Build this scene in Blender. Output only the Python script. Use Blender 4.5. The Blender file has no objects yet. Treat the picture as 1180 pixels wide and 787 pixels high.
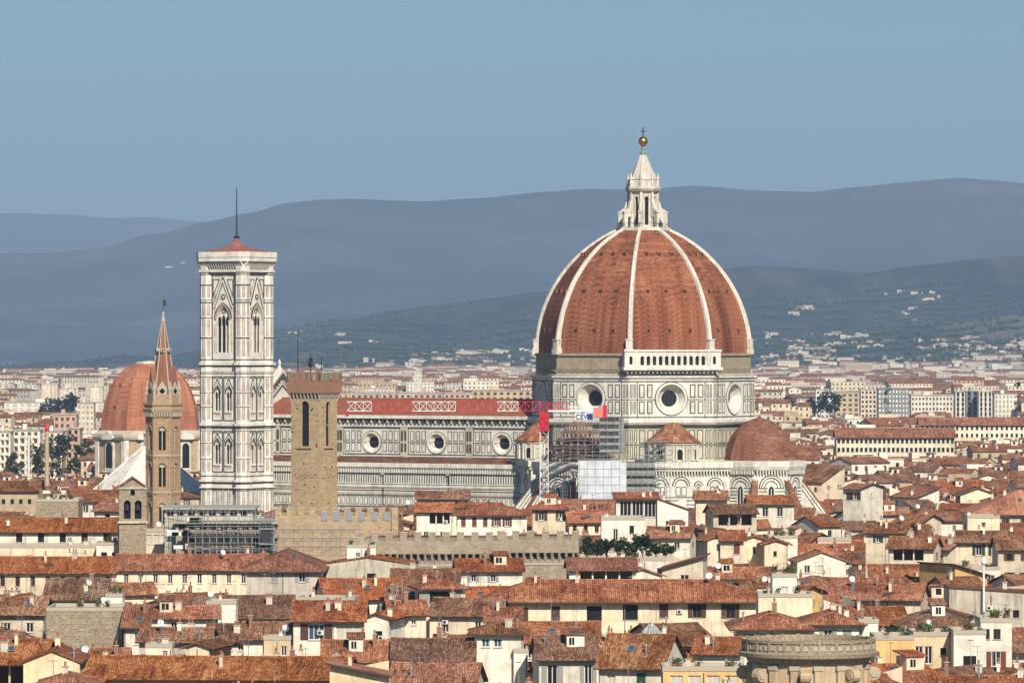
import bpy, math, random
from math import sin, cos, pi, radians, sqrt, floor
from mathutils import Vector, Matrix
from mathutils.geometry import tessellate_polygon

S = bpy.context.scene
COL = S.collection
# ------------------------------------------------------------------ camera
F = 6000.0          # focal length in pixels of a 1180 px wide picture
EYE = 58.0          # height of the viewpoint above the city floor, metres
HOR = 393.5
cam_d = bpy.data.cameras.new('camera'); cam = bpy.data.objects.new('camera', cam_d); COL.objects.link(cam)
cam.location = (0, 0, EYE); cam.rotation_euler = (pi/2, 0, 0)
cam_d.sensor_width = 36; cam_d.lens = 36*F/1180.0
cam_d.clip_start = 10; cam_d.clip_end = 80000
S.camera = cam
# ------------------------------------------------------------------ light
SUN_AZ, SUN_EL = 16.5, 36.0        # degrees right of straight behind the camera, elevation
sd = Vector((sin(radians(SUN_AZ))*cos(radians(SUN_EL)), -cos(radians(SUN_AZ))*cos(radians(SUN_EL)), sin(radians(SUN_EL))))
sl = bpy.data.lights.new('sun', 'SUN'); sl.energy = 5.0; sl.angle = radians(0.5); sl.color = (1.0, 0.92, 0.80)
so = bpy.data.objects.new('sun', sl); COL.objects.link(so)
so.rotation_euler = sd.to_track_quat('Z', 'Y').to_euler(); so.location = (200, -300, 400)
W = bpy.data.worlds.new('World'); S.world = W; W.use_nodes = True
nt = W.node_tree; nt.nodes.clear()
sky = nt.nodes.new('ShaderNodeTexSky'); sky.sky_type = 'NISHITA'; sky.sun_disc = False
sky.sun_elevation = radians(SUN_EL); sky.sun_rotation = math.atan2(sd.x, sd.y)
sky.altitude = 100; sky.air_density = 1.0; sky.dust_density = 1.0; sky.ozone_density = 3.0
tint = nt.nodes.new('ShaderNodeMix'); tint.data_type = 'RGBA'; tint.blend_type = 'MULTIPLY'; tint.inputs[0].default_value = 1.0
tint.inputs[7].default_value = (0.78, 1.15, 1.36, 1)
bg = nt.nodes.new('ShaderNodeBackground'); bg.inputs[1].default_value = 0.05
wo = nt.nodes.new('ShaderNodeOutputWorld')
nt.links.new(sky.outputs[0], tint.inputs[6]); nt.links.new(tint.outputs[2], bg.inputs[0]); nt.links.new(bg.outputs[0], wo.inputs[0])
S.view_settings.view_transform = 'Standard'; S.view_settings.look = 'None'
S.view_settings.exposure = 0.3; S.view_settings.gamma = 1.0; S.view_settings.use_curve_mapping = False
S.render.engine = 'CYCLES'
S.cycles.max_bounces = 5; S.cycles.diffuse_bounces = 2; S.cycles.glossy_bounces = 2; S.cycles.transmission_bounces = 2
S.cycles.volume_bounces = 0; S.cycles.use_adaptive_sampling = True; S.cycles.use_denoising = True
HAZE_DENSITY = 5.2e-5
R = random.Random(7)

def at(px, py, Y):
    return Vector(((px-590)*Y/F, Y, EYE-(py-HOR)*Y/F))
def zpx(py, Y): return EYE-(py-HOR)*Y/F
def xpx(px, Y): return (px-590)*Y/F

# ------------------------------------------------------------------ materials
MATS = {}
def _n(nt, t, **kw):
    n = nt.nodes.new(t)
    for k, v in kw.items(): setattr(n, k, v)
    return n
class NB:
    """little node builder"""
    def __init__(s, name, rough=0.8, spec=0.3):
        s.m = bpy.data.materials.new(name); s.m.use_nodes = True; s.t = s.m.node_tree
        s.b = s.t.nodes['Principled BSDF']; s.b.inputs['Roughness'].default_value = rough
        s.b.inputs['Specular IOR Level'].default_value = spec
        MATS[name] = s.m
    def val(s, sock, v):
        if hasattr(v, 'is_output') or isinstance(v, bpy.types.NodeSocket): s.t.links.new(v, sock)
        else: sock.default_value = v
    def math(s, op, a, b=0.0, c=0.0):
        n = _n(s.t, 'ShaderNodeMath', operation=op); s.val(n.inputs[0], a); s.val(n.inputs[1], b); s.val(n.inputs[2], c); return n.outputs[0]
    def mix(s, f, a, b, mode='MIX'):
        n = _n(s.t, 'ShaderNodeMix', data_type='RGBA', blend_type=mode); s.val(n.inputs[0], f)
        s.val(n.inputs[6], a if not isinstance(a, tuple) else (*a, 1)[:4]); s.val(n.inputs[7], b if not isinstance(b, tuple) else (*b, 1)[:4]); return n.outputs[2]
    def coord(s, which='UV'):
        return _n(s.t, 'ShaderNodeTexCoord').outputs[which]
    def noise(s, vec, scale, detail=3, rough=0.55, out=0):
        n = _n(s.t, 'ShaderNodeTexNoise'); s.t.links.new(vec, n.inputs['Vector']); n.inputs['Scale'].default_value = scale
        n.inputs['Detail'].default_value = detail; n.inputs['Roughness'].default_value = rough; return n.outputs[out]
    def ramp(s, f, stops):
        n = _n(s.t, 'ShaderNodeValToRGB'); s.t.links.new(f, n.inputs[0]); e = n.color_ramp.elements
        while len(e) < len(stops): e.new(0.5)
        for el, (p, c) in zip(e, stops): el.position = p; el.color = (*c, 1) if isinstance(c, tuple) else (c, c, c, 1)
        return n.outputs[0]
    def mapping(s, vec, scale=(1,1,1), loc=(0,0,0)):
        n = _n(s.t, 'ShaderNodeMapping'); s.t.links.new(vec, n.inputs[0]); n.inputs['Scale'].default_value = scale; n.inputs['Location'].default_value = loc; return n.outputs[0]
    def sep(s, vec): 
        n = _n(s.t, 'ShaderNodeSeparateXYZ'); s.t.links.new(vec, n.inputs[0]); return n.outputs
    def comb(s, x, y, z=0.0):
        n = _n(s.t, 'ShaderNodeCombineXYZ'); s.val(n.inputs[0], x); s.val(n.inputs[1], y); s.val(n.inputs[2], z); return n.outputs[0]
    def rnd(s): return _n(s.t, 'ShaderNodeObjectInfo').outputs['Random']
    def white(s, vec, out='Value'):
        n = _n(s.t, 'ShaderNodeTexWhiteNoise'); s.t.links.new(vec, n.inputs['Vector']); return n.outputs[out]
    def bump(s, h, strength=0.5, dist=0.05):
        n = _n(s.t, 'ShaderNodeBump'); s.t.links.new(h, n.inputs['Height']); n.inputs['Strength'].default_value = strength; n.inputs['Distance'].default_value = dist
        s.t.links.new(n.outputs[0], s.b.inputs['Normal'])
    def col(s, c): s.val(s.b.inputs['Base Color'], c if not isinstance(c, tuple) else (*c, 1))

def flat(name, c, rough=0.7, metal=0.0, spec=0.3):
    n = NB(name, rough, spec); n.col(c); n.b.inputs['Metallic'].default_value = metal
def tile_mat(name, dark, mid, light, tw=0.3, th=0.42, contrast=0.6, bump=0.5, weather=0.75, streak=0.8):
    n = NB(name, 0.9, 0.15); uv = n.coord('UV'); x, y, z = n.sep(uv); r = n.rnd()
    cu = n.math('FLOOR', n.math('DIVIDE', x, tw)); cv = n.math('FLOOR', n.math('DIVIDE', y, th))
    w = n.white(n.comb(cu, cv, n.math('MULTIPLY', r, 37.0)))
    w2 = n.white(n.comb(n.math('FLOOR', n.math('DIVIDE', x, tw*3)), n.math('FLOOR', n.math('DIVIDE', y, th*2)), r))
    off = n.comb(n.math('MULTIPLY', r, 91.0), n.math('MULTIPLY', r, 53.0), r)
    v = n.t.nodes.new('ShaderNodeVectorMath'); v.operation = 'ADD'; n.t.links.new(uv, v.inputs[0]); n.t.links.new(off, v.inputs[1]); uvo = v.outputs[0]
    big = n.noise(uvo, 0.22, 4, 0.6); med = n.noise(n.mapping(uvo, (2.6, 0.10, 1)), 1.0, 5, 0.75)
    f = n.math('ADD', n.math('MULTIPLY', n.math('SUBTRACT', w, 0.5), contrast), n.math('ADD', n.math('MULTIPLY', n.math('SUBTRACT', w2, 0.5), contrast*0.18),
        n.math('ADD', 0.5, n.math('ADD', n.math('MULTIPLY', n.math('SUBTRACT', big, 0.5), 1.5*weather), n.math('MULTIPLY', n.math('SUBTRACT', med, 0.5), 1.6*streak)))))
    c = n.ramp(f, [(0.08, dark), (0.48, mid), (0.86, light)])
    br = n.math('ADD', 0.76, n.math('MULTIPLY', r, 0.44))
    c = n.mix(1.0, c, n.comb(br, br, br), 'MULTIPLY')
    hs = _n(n.t, 'ShaderNodeHueSaturation'); n.t.links.new(c, hs.inputs['Color']); n.t.links.new(n.math('ADD', 0.4948, n.math('MULTIPLY', n.math('FRACT', n.math('MULTIPLY', r, 17.3)), 0.009)), hs.inputs['Hue'])
    n.t.links.new(n.math('ADD', 0.86, n.math('MULTIPLY', n.math('FRACT', n.math('MULTIPLY', r, 7.7)), 0.2)), hs.inputs['Saturation'])
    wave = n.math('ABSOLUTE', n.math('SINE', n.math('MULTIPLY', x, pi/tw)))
    cc = hs.outputs[0]
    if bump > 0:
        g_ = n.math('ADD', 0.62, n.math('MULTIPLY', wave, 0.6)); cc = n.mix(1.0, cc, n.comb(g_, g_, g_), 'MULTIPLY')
    else:
        w4 = n.white(n.comb(n.math('FLOOR', n.math('DIVIDE', x, 2.6)), n.math('FLOOR', n.math('DIVIDE', y, 0.75)), 3.0)); g_ = n.math('ADD', 0.86, n.math('MULTIPLY', w4, 0.28)); cc = n.mix(1.0, cc, n.comb(g_, g_, g_), 'MULTIPLY')
    n.col(cc)
    if bump > 0: n.bump(n.math('ADD', wave, n.math('MULTIPLY', w, 0.6)), bump, 0.09)
def stucco(name, c, stain=0.5, dark=(0.20, 0.17, 0.13), vary=0.16, brick=None):
    n = NB(name, 0.9, 0.2); uv = n.coord('UV'); r = n.rnd()
    off = n.comb(n.math('MULTIPLY', r, 71.0), n.math('MULTIPLY', r, 33.0), r)
    v = n.t.nodes.new('ShaderNodeVectorMath'); v.operation = 'ADD'; n.t.links.new(uv, v.inputs[0]); n.t.links.new(off, v.inputs[1]); p = v.outputs[0]
    a = n.noise(p, 0.35, 5, 0.65); b = n.noise(n.mapping(p, (1.5, 0.16, 1)), 1.0, 4, 0.6); d = n.noise(p, 2.5, 4, 0.6)
    cc = n.mix(n.ramp(a, [(0.44, 0.0), (0.66, 1.0)]), c, tuple(x*0.70 for x in c))
    cc = n.mix(n.math('MULTIPLY', n.ramp(b, [(0.50, 0.0), (0.76, 1.0)]), stain), cc, dark)
    cc = n.mix(n.math('MULTIPLY', n.ramp(d, [(0.5, 0.0), (0.8, 1.0)]), stain*0.5), cc, tuple(x*0.6 for x in c))
    br = n.math('ADD', 1.0-vary, n.math('MULTIPLY', r, 2*vary))
    n.col(n.mix(1.0, cc, n.comb(br, br, n.math('MULTIPLY', br, 0.97)), 'MULTIPLY')); n.bump(d, 0.3, 0.03)
def masonry(name, c1, c2, mortar, bw=0.6, bh=0.3, stain=0.3, strength=0.6):
    n = NB(name, 0.95, 0.1); uv = n.coord('UV')
    b = _n(n.t, 'ShaderNodeTexBrick'); n.t.links.new(uv, b.inputs['Vector']); b.inputs['Scale'].default_value = 1.0
    b.inputs['Brick Width'].default_value = bw; b.inputs['Row Height'].default_value = bh; b.inputs['Mortar Size'].default_value = bh*0.10
    b.inputs['Color1'].default_value = (*c1, 1); b.inputs['Color2'].default_value = (*c2, 1); b.inputs['Mortar'].default_value = (*mortar, 1)
    a = n.noise(uv, 0.25, 5, 0.65); d = n.noise(uv, 3.0, 4, 0.7); e = n.noise(n.mapping(uv, (1.2, 0.2, 1)), 1.0, 4)
    c = n.mix(n.math('MULTIPLY', n.ramp(a, [(0.4, 0.0), (0.7, 1.0)]), stain), b.outputs[0], tuple(x*0.55 for x in c1))
    c = n.mix(n.math('MULTIPLY', n.ramp(d, [(0.45, 0.0), (0.62, 1.0)]), strength*0.6), c, tuple(x*0.5 for x in c2))
    c = n.mix(n.math('MULTIPLY', n.ramp(e, [(0.52, 0.0), (0.75, 1.0)]), stain), c, tuple(x*0.45 for x in c1))
    n.col(c); n.bump(n.math('ADD', d, b.outputs['Fac']), 0.5, 0.06)

# roofs
tile_mat('tile_red', (0.060, 0.017, 0.007), (0.235, 0.076, 0.027), (0.46, 0.205, 0.092), contrast=0.34)
tile_mat('tile_brown', (0.048, 0.020, 0.009), (0.175, 0.072, 0.032), (0.38, 0.215, 0.12), contrast=0.34)
tile_mat('tile_orange', (0.12, 0.033, 0.013), (0.32, 0.098, 0.038), (0.50, 0.21, 0.10), contrast=0.32)
tile_mat('tile_nave', (0.15, 0.04, 0.022), (0.25, 0.075, 0.042), (0.34, 0.13, 0.08), contrast=0.3, weather=0.4, streak=0.5)
tile_mat('tile_dome', (0.075, 0.023, 0.010), (0.265, 0.084, 0.032), (0.43, 0.17, 0.07), tw=0.5, th=0.3, contrast=0.35, bump=0.0, weather=0.9, streak=0.25)
tile_mat('tile_apse', (0.11, 0.04, 0.02), (0.23, 0.088, 0.045), (0.36, 0.20, 0.11), tw=0.4, th=0.4, contrast=0.3, bump=0.0, weather=0.9, streak=0.3)
tile_mat('tile_chapel', (0.14, 0.045, 0.02), (0.31, 0.102, 0.045), (0.42, 0.18, 0.09), tw=0.5, th=0.5, contrast=0.25, bump=0.0, weather=0.6, streak=0.4)
# walls
WALLS = {'white': (0.80, 0.72, 0.60), 'cream': (0.78, 0.63, 0.45), 'pale yellow': (0.77, 0.58, 0.37), 'beige': (0.68, 0.57, 0.43),
         'ochre': (0.66, 0.42, 0.17), 'grey': (0.60, 0.53, 0.44), 'pink': (0.62, 0.40, 0.30), 'tan': (0.55, 0.42, 0.27), 'ivory': (0.80, 0.69, 0.52)}
for k, c in WALLS.items(): stucco('wall_'+k.replace(' ', '_'), c)
stucco('old_plaster', (0.55, 0.49, 0.39), stain=0.9, vary=0.05)
stucco('marble_white', (0.73, 0.68, 0.60), stain=0.65, vary=0.0, dark=(0.30, 0.27, 0.22))
stucco('marble_aged', (0.55, 0.49, 0.38), stain=0.6, vary=0.0, dark=(0.16, 0.14, 0.11))
stucco('marble_green', (0.065, 0.075, 0.064), stain=0.2, vary=0.0)
stucco('rib_marble', (0.66, 0.605, 0.52), stain=0.95, vary=0.0, dark=(0.24, 0.20, 0.15))
masonry('spire_brick', (0.33, 0.135, 0.08), (0.25, 0.10, 0.06), (0.33, 0.2, 0.13), 0.5, 0.2, 0.4)
stucco('marble_pink', (0.62, 0.47, 0.40), stain=0.3, vary=0.0)
stucco('campanile_white', (0.75, 0.69, 0.615), stain=0.5, vary=0.0, dark=(0.42, 0.34, 0.27))
stucco('stone_drum', (0.52, 0.38, 0.24), stain=0.6, vary=0.0)
stucco('concrete', (0.42, 0.39, 0.34), stain=0.5)
masonry('rough_brick', (0.43, 0.35, 0.245), (0.31, 0.25, 0.175), (0.45, 0.37, 0.27), 0.9, 0.4, 0.55)
masonry('bargello_stone', (0.53, 0.385, 0.23), (0.38, 0.27, 0.16), (0.46, 0.34, 0.21), 0.9, 0.42, 0.25, 0.7)
masonry('bargello_brick', (0.37, 0.185, 0.11), (0.28, 0.14, 0.085), (0.38, 0.24, 0.16), 0.5, 0.2, 0.3)
masonry('badia_stone', (0.50, 0.335, 0.19), (0.35, 0.23, 0.13), (0.40, 0.30, 0.20), 0.7, 0.3, 0.35, 0.6)
masonry('grey_rubble', (0.43, 0.335, 0.225), (0.27, 0.21, 0.14), (0.46, 0.38, 0.28), 0.7, 0.34, 0.35, 1.0)
masonry('brick_wall', (0.33, 0.17, 0.10), (0.24, 0.12, 0.075), (0.4, 0.3, 0.22), 0.4, 0.16, 0.3)
# small things
flat('glass_dark', (0.012, 0.014, 0.017), 0.15, 0, 0.5); flat('void', (0.008, 0.008, 0.009), 0.9)
flat('glass_blue', (0.04, 0.085, 0.13), 0.15, 0, 0.5)
flat('frame_white', (0.62, 0.58, 0.52)); flat('frame_brown', (0.10, 0.05, 0.03)); flat('trim_stone', (0.42, 0.36, 0.28), 0.9)
flat('shutter_brown', (0.085, 0.042, 0.027)); flat('shutter_green', (0.025, 0.065, 0.04)); flat('shutter_grey', (0.30, 0.285, 0.25)); flat('shutter_red', (0.16, 0.04, 0.025))
flat('eave_wood', (0.075, 0.042, 0.026), 0.9); flat('metal_dark', (0.05, 0.05, 0.05), 0.5, 0.6); flat('metal_grey', (0.32, 0.33, 0.34), 0.45, 0.5)
flat('dish_white', (0.72, 0.71, 0.68), 0.5); flat('dish_red', (0.22, 0.045, 0.03), 0.6); flat('gold', (0.80, 0.42, 0.09), 0.28, 1.0); flat('copper_green', (0.16, 0.26, 0.20), 0.8)
flat('crane_white', (0.72, 0.70, 0.68), 0.5); flat('crane_red', (0.50, 0.02, 0.03), 0.45); flat('crane_pink', (0.62, 0.20, 0.15), 0.5)
flat('sign_white', (0.75, 0.76, 0.78), 0.5); flat('sign_blue', (0.02, 0.03, 0.16), 0.5); flat('lead_grey', (0.20, 0.21, 0.22), 0.6, 0.3)
flat('curtain', (0.50, 0.45, 0.37), 0.9); flat('awning_green', (0.03, 0.14, 0.11), 0.9); flat('tarp_blue', (0.035, 0.06, 0.11), 0.6)
stucco('tarp_white', (0.62, 0.65, 0.69), stain=0.35, vary=0.0, dark=(0.32, 0.34, 0.37)); stucco('tarp_grey', (0.30, 0.30, 0.29), stain=0.5, vary=0.0)
flat('pot_clay', (0.34, 0.13, 0.07), 0.9); flat('bark', (0.09, 0.06, 0.04), 0.95)
for nm, a, b in (('leaf', (0.022, 0.045, 0.012), (0.12, 0.16, 0.045)), ('leaf_olive', (0.05, 0.06, 0.03), (0.13, 0.14, 0.075)), ('leaf_dark', (0.012, 0.028, 0.012), (0.045, 0.07, 0.03))):
    n = NB(nm, 0.8, 0.2); n.col(n.mix(n.white(n.mapping(n.coord('Object'), (3, 3, 3))), a, b))

# ------------------------------------------------------------------ mesh builder
class MB:
    def __init__(s): s.V = []; s.Fc = []; s.M = []; s.mats = []; s.T = Matrix.Identity(4)
    def mi(s, m):
        if m not in s.mats: s.mats.append(m)
        return s.mats.index(m)
    def add(s, vs, fs, m):
        o = len(s.V); T = s.T
        s.V += [tuple(T @ Vector(v)) for v in vs]; k = s.mi(m)
        for f in fs: s.Fc.append(tuple(i+o for i in f)); s.M.append(k)
    def box(s, x0, x1, y0, y1, z0, z1, m):
        s.add([(x0,y0,z0),(x1,y0,z0),(x1,y1,z0),(x0,y1,z0),(x0,y0,z1),(x1,y0,z1),(x1,y1,z1),(x0,y1,z1)],
              [(0,3,2,1),(4,5,6,7),(0,1,5,4),(1,2,6,5),(2,3,7,6),(3,0,4,7)], m)
    def prism(s, poly, z0, z1, m, cap=True):
        n = len(poly); vs = [(x,y,z0) for x,y in poly]+[(x,y,z1) for x,y in poly]
        fs = [(i,(i+1)%n,(i+1)%n+n,i+n) for i in range(n)]
        if cap: fs += [tuple(range(n-1,-1,-1)), tuple(range(n,2*n))]
        s.add(vs, fs, m)
    def xprism(s, poly, y0, y1, m):      # polygon in x,z swept along y
        n = len(poly); vs = [(x,y0,z) for x,z in poly]+[(x,y1,z) for x,z in poly]
        s.add(vs, [tuple(range(n)), tuple(range(2*n-1,n-1,-1))]+[((i+1)%n,i,i+n,(i+1)%n+n) for i in range(n)], m)
    def rings(s, rs, m, n=8, ph=None, cx=0, cy=0, cap=True, a0=0, a1=None):   # list of (radius, z)
        ph = pi/n if ph is None else ph; full = a1 is None; k = n if full else n+1
        vs = []
        for r, z in rs:
            for i in range(k):
                a = (ph+2*pi*i/n) if full else a0+(a1-a0)*i/n
                vs.append((cx+r*cos(a), cy+r*sin(a), z))
        fs = []
        for j in range(len(rs)-1):
            for i in range(n):
                i2 = (i+1) % k
                fs.append((j*k+i, j*k+i2, (j+1)*k+i2, (j+1)*k+i))
        if cap and full: fs += [tuple(range(k-1,-1,-1)), tuple(range((len(rs)-1)*k, len(rs)*k))]
        s.add(vs, fs, m)
    def tube(s, p, q, r, m, n=5, r2=None):
        p = Vector(p); q = Vector(q); d = (q-p); 
        if d.length < 1e-6: return
        d.normalize(); a = d.orthogonal().normalized(); b = d.cross(a); r2 = r if r2 is None else r2
        vs = [tuple(p+(a*cos(2*pi*i/n)+b*sin(2*pi*i/n))*r) for i in range(n)]+[tuple(q+(a*cos(2*pi*i/n)+b*sin(2*pi*i/n))*r2) for i in range(n)]
        s.add(vs, [(i,(i+1)%n,(i+1)%n+n,i+n) for i in range(n)]+[tuple(range(n-1,-1,-1)), tuple(range(n,2*n))], m)
    def sphere(s, c, r, m, n=12, sz=1.0):
        rs = [(max(r*sin(pi*j/(n//2+2)), 1e-3), c[2]-r*sz*cos(pi*j/(n//2+2))) for j in range(n//2+3)]
        s.rings(rs, m, n, 0, c[0], c[1])
    # a wall face looking to -y at y=w, polygon (x,z), with holes cut through and lined to a depth
    def holed(s, outer, holes, m, depth=0.3, y=0.0, mr=None, taper=None):
        loops = [[Vector((x, z, 0)) for x, z in outer]]+[[Vector((x, z, 0)) for x, z in h] for h in holes]
        tris = tessellate_polygon(loops)
        pts = [(v.x, y, v.y) for l in loops for v in l]
        fs = []
        for a, b, c in tris:
            va, vb, vc = pts[a], pts[b], pts[c]
            cr = (vb[0]-va[0])*(vc[2]-va[2])-(vb[2]-va[2])*(vc[0]-va[0])
            if abs(cr) < 1e-9: continue
            fs.append((a, b, c) if cr > 0 else (a, c, b))
        s.add(pts, fs, m)
        for h in holes:
            n = len(h); cx = sum(p[0] for p in h)/n; cz = sum(p[1] for p in h)/n; t = taper or 1.0
            area = sum(h[i][0]*h[(i+1)%n][1]-h[(i+1)%n][0]*h[i][1] for i in range(n))
            vs = [(x, y, z) for x, z in h]+[(cx+(x-cx)*t, y+depth, cz+(z-cz)*t) for x, z in h]
            f = [(i, (i+1)%n, (i+1)%n+n, i+n) for i in range(n)]
            if area > 0: f = [tuple(reversed(q)) for q in f]
            s.add(vs, f, mr or m)
    def plate(s, poly, y0, y1, m):       # polygon in x,z as a slab between y0 (front) and y1
        area = sum(poly[i][0]*poly[(i+1)%len(poly)][1]-poly[(i+1)%len(poly)][0]*poly[i][1] for i in range(len(poly)))
        if area < 0: poly = poly[::-1]
        s.xprism(poly, y0, y1, m)
    def ring(s, cx, cz, r0, r1, y0, y1, m, n=20, a0=0.0, a1=2*pi):       # flat ring facing -y
        vs = []; 
        for i in range(n+1):
            a = a0+(a1-a0)*i/n; c, q = cos(a), sin(a)
            vs += [(cx+r1*c, y0, cz+r1*q), (cx+r0*c, y0, cz+r0*q), (cx+r1*c, y1, cz+r1*q), (cx+r0*c, y1, cz+r0*q)]
        fs = []
        for i in range(n):
            a = 4*i; b = a+4
            fs += [(a, a+1, b+1, b), (a+2, a, b, b+2), (a+1, a+3, b+3, b+1)]
        s.add(vs, [tuple(reversed(f)) for f in fs], m)
    def build(s, name, parent=None, smooth=False):
        me = s.mesh(name, smooth); o = bpy.data.objects.new(name, me); COL.objects.link(o)
        if parent: o.parent = parent
        return o
    def mesh(s, name, smooth=False):
        me = bpy.data.meshes.new(name); me.from_pydata(s.V, [], s.Fc)
        for m in s.mats: me.materials.append(MATS[m])
        me.polygons.foreach_set('material_index', s.M)
        if smooth: me.polygons.foreach_set('use_smooth', [True]*len(s.Fc))
        uv = me.uv_layers.new(name='UVMap'); out = []; V = s.V
        for p in me.polygons:
            nx, ny, nz = p.normal; h = sqrt(nx*nx+ny*ny)
            if h < 0.02: tx, ty = 1.0, 0.0
            else: tx, ty = -ny/h, nx/h
            bx, by, bz = -nz*ty, nz*tx, nx*ty-ny*tx
            uo = (round(math.atan2(ny, nx)*8/pi) % 16)*13.2 if h > 0.02 else 0.0
            if h < 0.02: bx, by, bz = 0.0, 1.0, 0.0
            for i in p.vertices:
                x, y, z = V[i]; out += (x*tx+y*ty+uo, x*bx+y*by+z*bz)
        uv.data.foreach_set('uv', out); me.update()
        return me

def empty(name, loc, rz=0.0, label=None, cat=None, group=None):
    o = bpy.data.objects.new(name, None); COL.objects.link(o); o.location = loc; o.rotation_euler = (0, 0, rz)
    tag(o, label, cat, group); return o
def tag(o, label=None, cat=None, group=None, kind=None):
    if label: o['label'] = label
    if cat: o['category'] = cat
    if group: o['group'] = group
    if kind: o['kind'] = kind
    return o
def inst(name, me, parent, loc=(0,0,0), rz=0.0, scale=None):
    o = bpy.data.objects.new(name, me); COL.objects.link(o); o.parent = parent; o.location = loc; o.rotation_euler = (0, 0, rz)
    if scale: o.scale = scale
    return o
def copy_tree(o, parent=None):
    kids = list(o.children); c = o.copy(); COL.objects.link(c); c.parent = parent
    for k in kids: copy_tree(k, c)
    return c
def rect(x0, x1, z0, z1): return [(x0,z0),(x1,z0),(x1,z1),(x0,z1)]
def circ(cx, cz, r, n=20): return [(cx+r*cos(2*pi*i/n), cz+r*sin(2*pi*i/n)) for i in range(n)]
def arch(cx, w, z0, zs, pointed=False, n=5):
    """opening: jambs to zs, then a round or pointed head"""
    h = w/2; p = [(cx-h, z0), (cx+h, z0)]
    if pointed:
        r = w; 
        for i in range(n+1): a = (pi/3)*i/n; p.append((cx-h+r*cos(a), zs+r*sin(a)))
        for i in range(1, n+1): a = (pi/3)*(n-i)/n; p.append((cx+h-r*cos(a), zs+r*sin(a)))
    else:
        for i in range(2*n+1): a = pi*i/(2*n); p.append((cx+h*cos(a), zs+h*sin(a)))
    return p
def panel(mb, x0, x1, z0, z1, b=0.28, w='marble_white', g='marble_green', y=0.0, pr=0.03):
    mb.box(x0, x1, y-pr, y+0.1, z0, z1, g); mb.box(x0+b, x1-b, y-2.2*pr, y+0.1, z0+b, z1-b, w)
def panels(mb, x0, x1, z0, z1, n, gap=0.5, b=0.28, w='marble_white', g='marble_green', y=0.0):
    s = (x1-x0)/n
    for i in range(n): panel(mb, x0+i*s+gap/2, x0+(i+1)*s-gap/2, z0, z1, b, w, g, y)
def rotT(phi, a, cx=0, cy=0):
    return Matrix.Translation((cx, cy, 0)) @ Matrix.Rotation(radians(phi), 4, 'Z') @ Matrix.Translation((0, -a, 0))
# ------------------------------------------------------------------ the ground, hills and air
def interp(pts, x):
    if x <= pts[0][0]: return pts[0][1]
    for (a, b), (c, d) in zip(pts, pts[1:]):
        if x <= c:
            t = (x-a)/(c-a); t = t*t*(3-2*t)*0.5+t*0.5; return b+(d-b)*t
    return pts[-1][1]
from mathutils import noise as MN
def hills(name, Y0, prof, back, front, mat, amp, seed, nx=260, ny=46, wl=1400.0):
    x0 = xpx(-260, Y0+back); x1 = -x0; vs = []; fs = []
    for j in range(ny+1):
        v = j/ny; Y = Y0-front+(front+back)*v
        for i in range(nx+1):
            X = x0+(x1-x0)*i/nx; px = 590+X*F/Y0
            top = zpx(interp(prof, px), Y0)
            if Y <= Y0: t = (Y-(Y0-front))/front; k = t**1.25
            else: t = 1-(Y-Y0)/back; k = 0.45+0.55*t
            n = MN.fractal(Vector((X/wl+seed, Y/wl*0.8, seed)), 1.0, 2.1, 6)
            n2 = abs(MN.fractal(Vector((X/wl*2.2+seed, Y/wl*0.6, seed*2)), 1.0, 2.0, 4))
            e = sin(pi*min(1, max(0, t)))
            z = top*k+(n*amp-n2*amp*0.9)*(e*0.9)*(1 if Y <= Y0 else 0.2)+amp*0.05*MN.noise(Vector((X/150, Y/150, seed)))*k
            vs.append((X, Y, max(z, -0.8) if v > 0 else -0.9))
    for j in range(ny):
        for i in range(nx):
            a = j*(nx+1)+i; fs.append((a, a+1, a+nx+2, a+nx+1))
    me = bpy.data.meshes.new(name); me.from_pydata(vs, [], fs); me.materials.append(MATS[mat]); me.polygons.foreach_set('use_smooth', [True]*len(fs))
    o = bpy.data.objects.new(name, me); COL.objects.link(o); tag(o, kind='structure')
    HILLS.append((Y0-front, Y0, x0, x1, nx, ny, front+back, vs)); return o
HILLS = []
def hill_z(X, Y):
    best = 0.0
    for a, b, x0, x1, nx, ny, L, vs in HILLS:
        if a <= Y <= a+L and x0 <= X <= x1:
            i = min(nx-1, int((X-x0)/(x1-x0)*nx)); j = min(ny-1, int((Y-a)/L*ny)); fx = (X-x0)/(x1-x0)*nx-i; fy = (Y-a)/L*ny-j; g_ = lambda q, w_: vs[w_*(nx+1)+q][2]; best = max(best, (g_(i, j)*(1-fx)+g_(i+1, j)*fx)*(1-fy)+(g_(i, j+1)*(1-fx)+g_(i+1, j+1)*fx)*fy)
    return best
n = NB('hillside', 0.95, 0.05); g = n.coord('Object')
n.col(n.mix(n.ramp(n.noise(n.mapping(g, (1, 0.35, 1)), 0.004, 8, 0.7), [(0.40, 0.0), (0.60, 1.0)]), n.mix(n.ramp(n.noise(g, 0.02, 4, 0.7), [(0.4, 0.0), (0.6, 1.0)]), (0.008, 0.016, 0.013), (0.025, 0.034, 0.025)), (0.12, 0.105, 0.075)))
n = NB('dark_woods', 0.95, 0.05); g = n.coord('Object'); n.col(n.mix(n.ramp(n.noise(n.mapping(g, (1, 0.35, 1)), 0.003, 8, 0.7), [(0.5, 0.0), (0.68, 1.0)]), n.mix(n.ramp(n.noise(g, 0.015, 5, 0.7), [(0.4, 0.0), (0.6, 1.0)]), (0.005, 0.011, 0.012), (0.016, 0.024, 0.022)), (0.075, 0.07, 0.055)))
n = NB('mountain_scrub', 0.95, 0.05); g = n.coord('Object')
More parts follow.
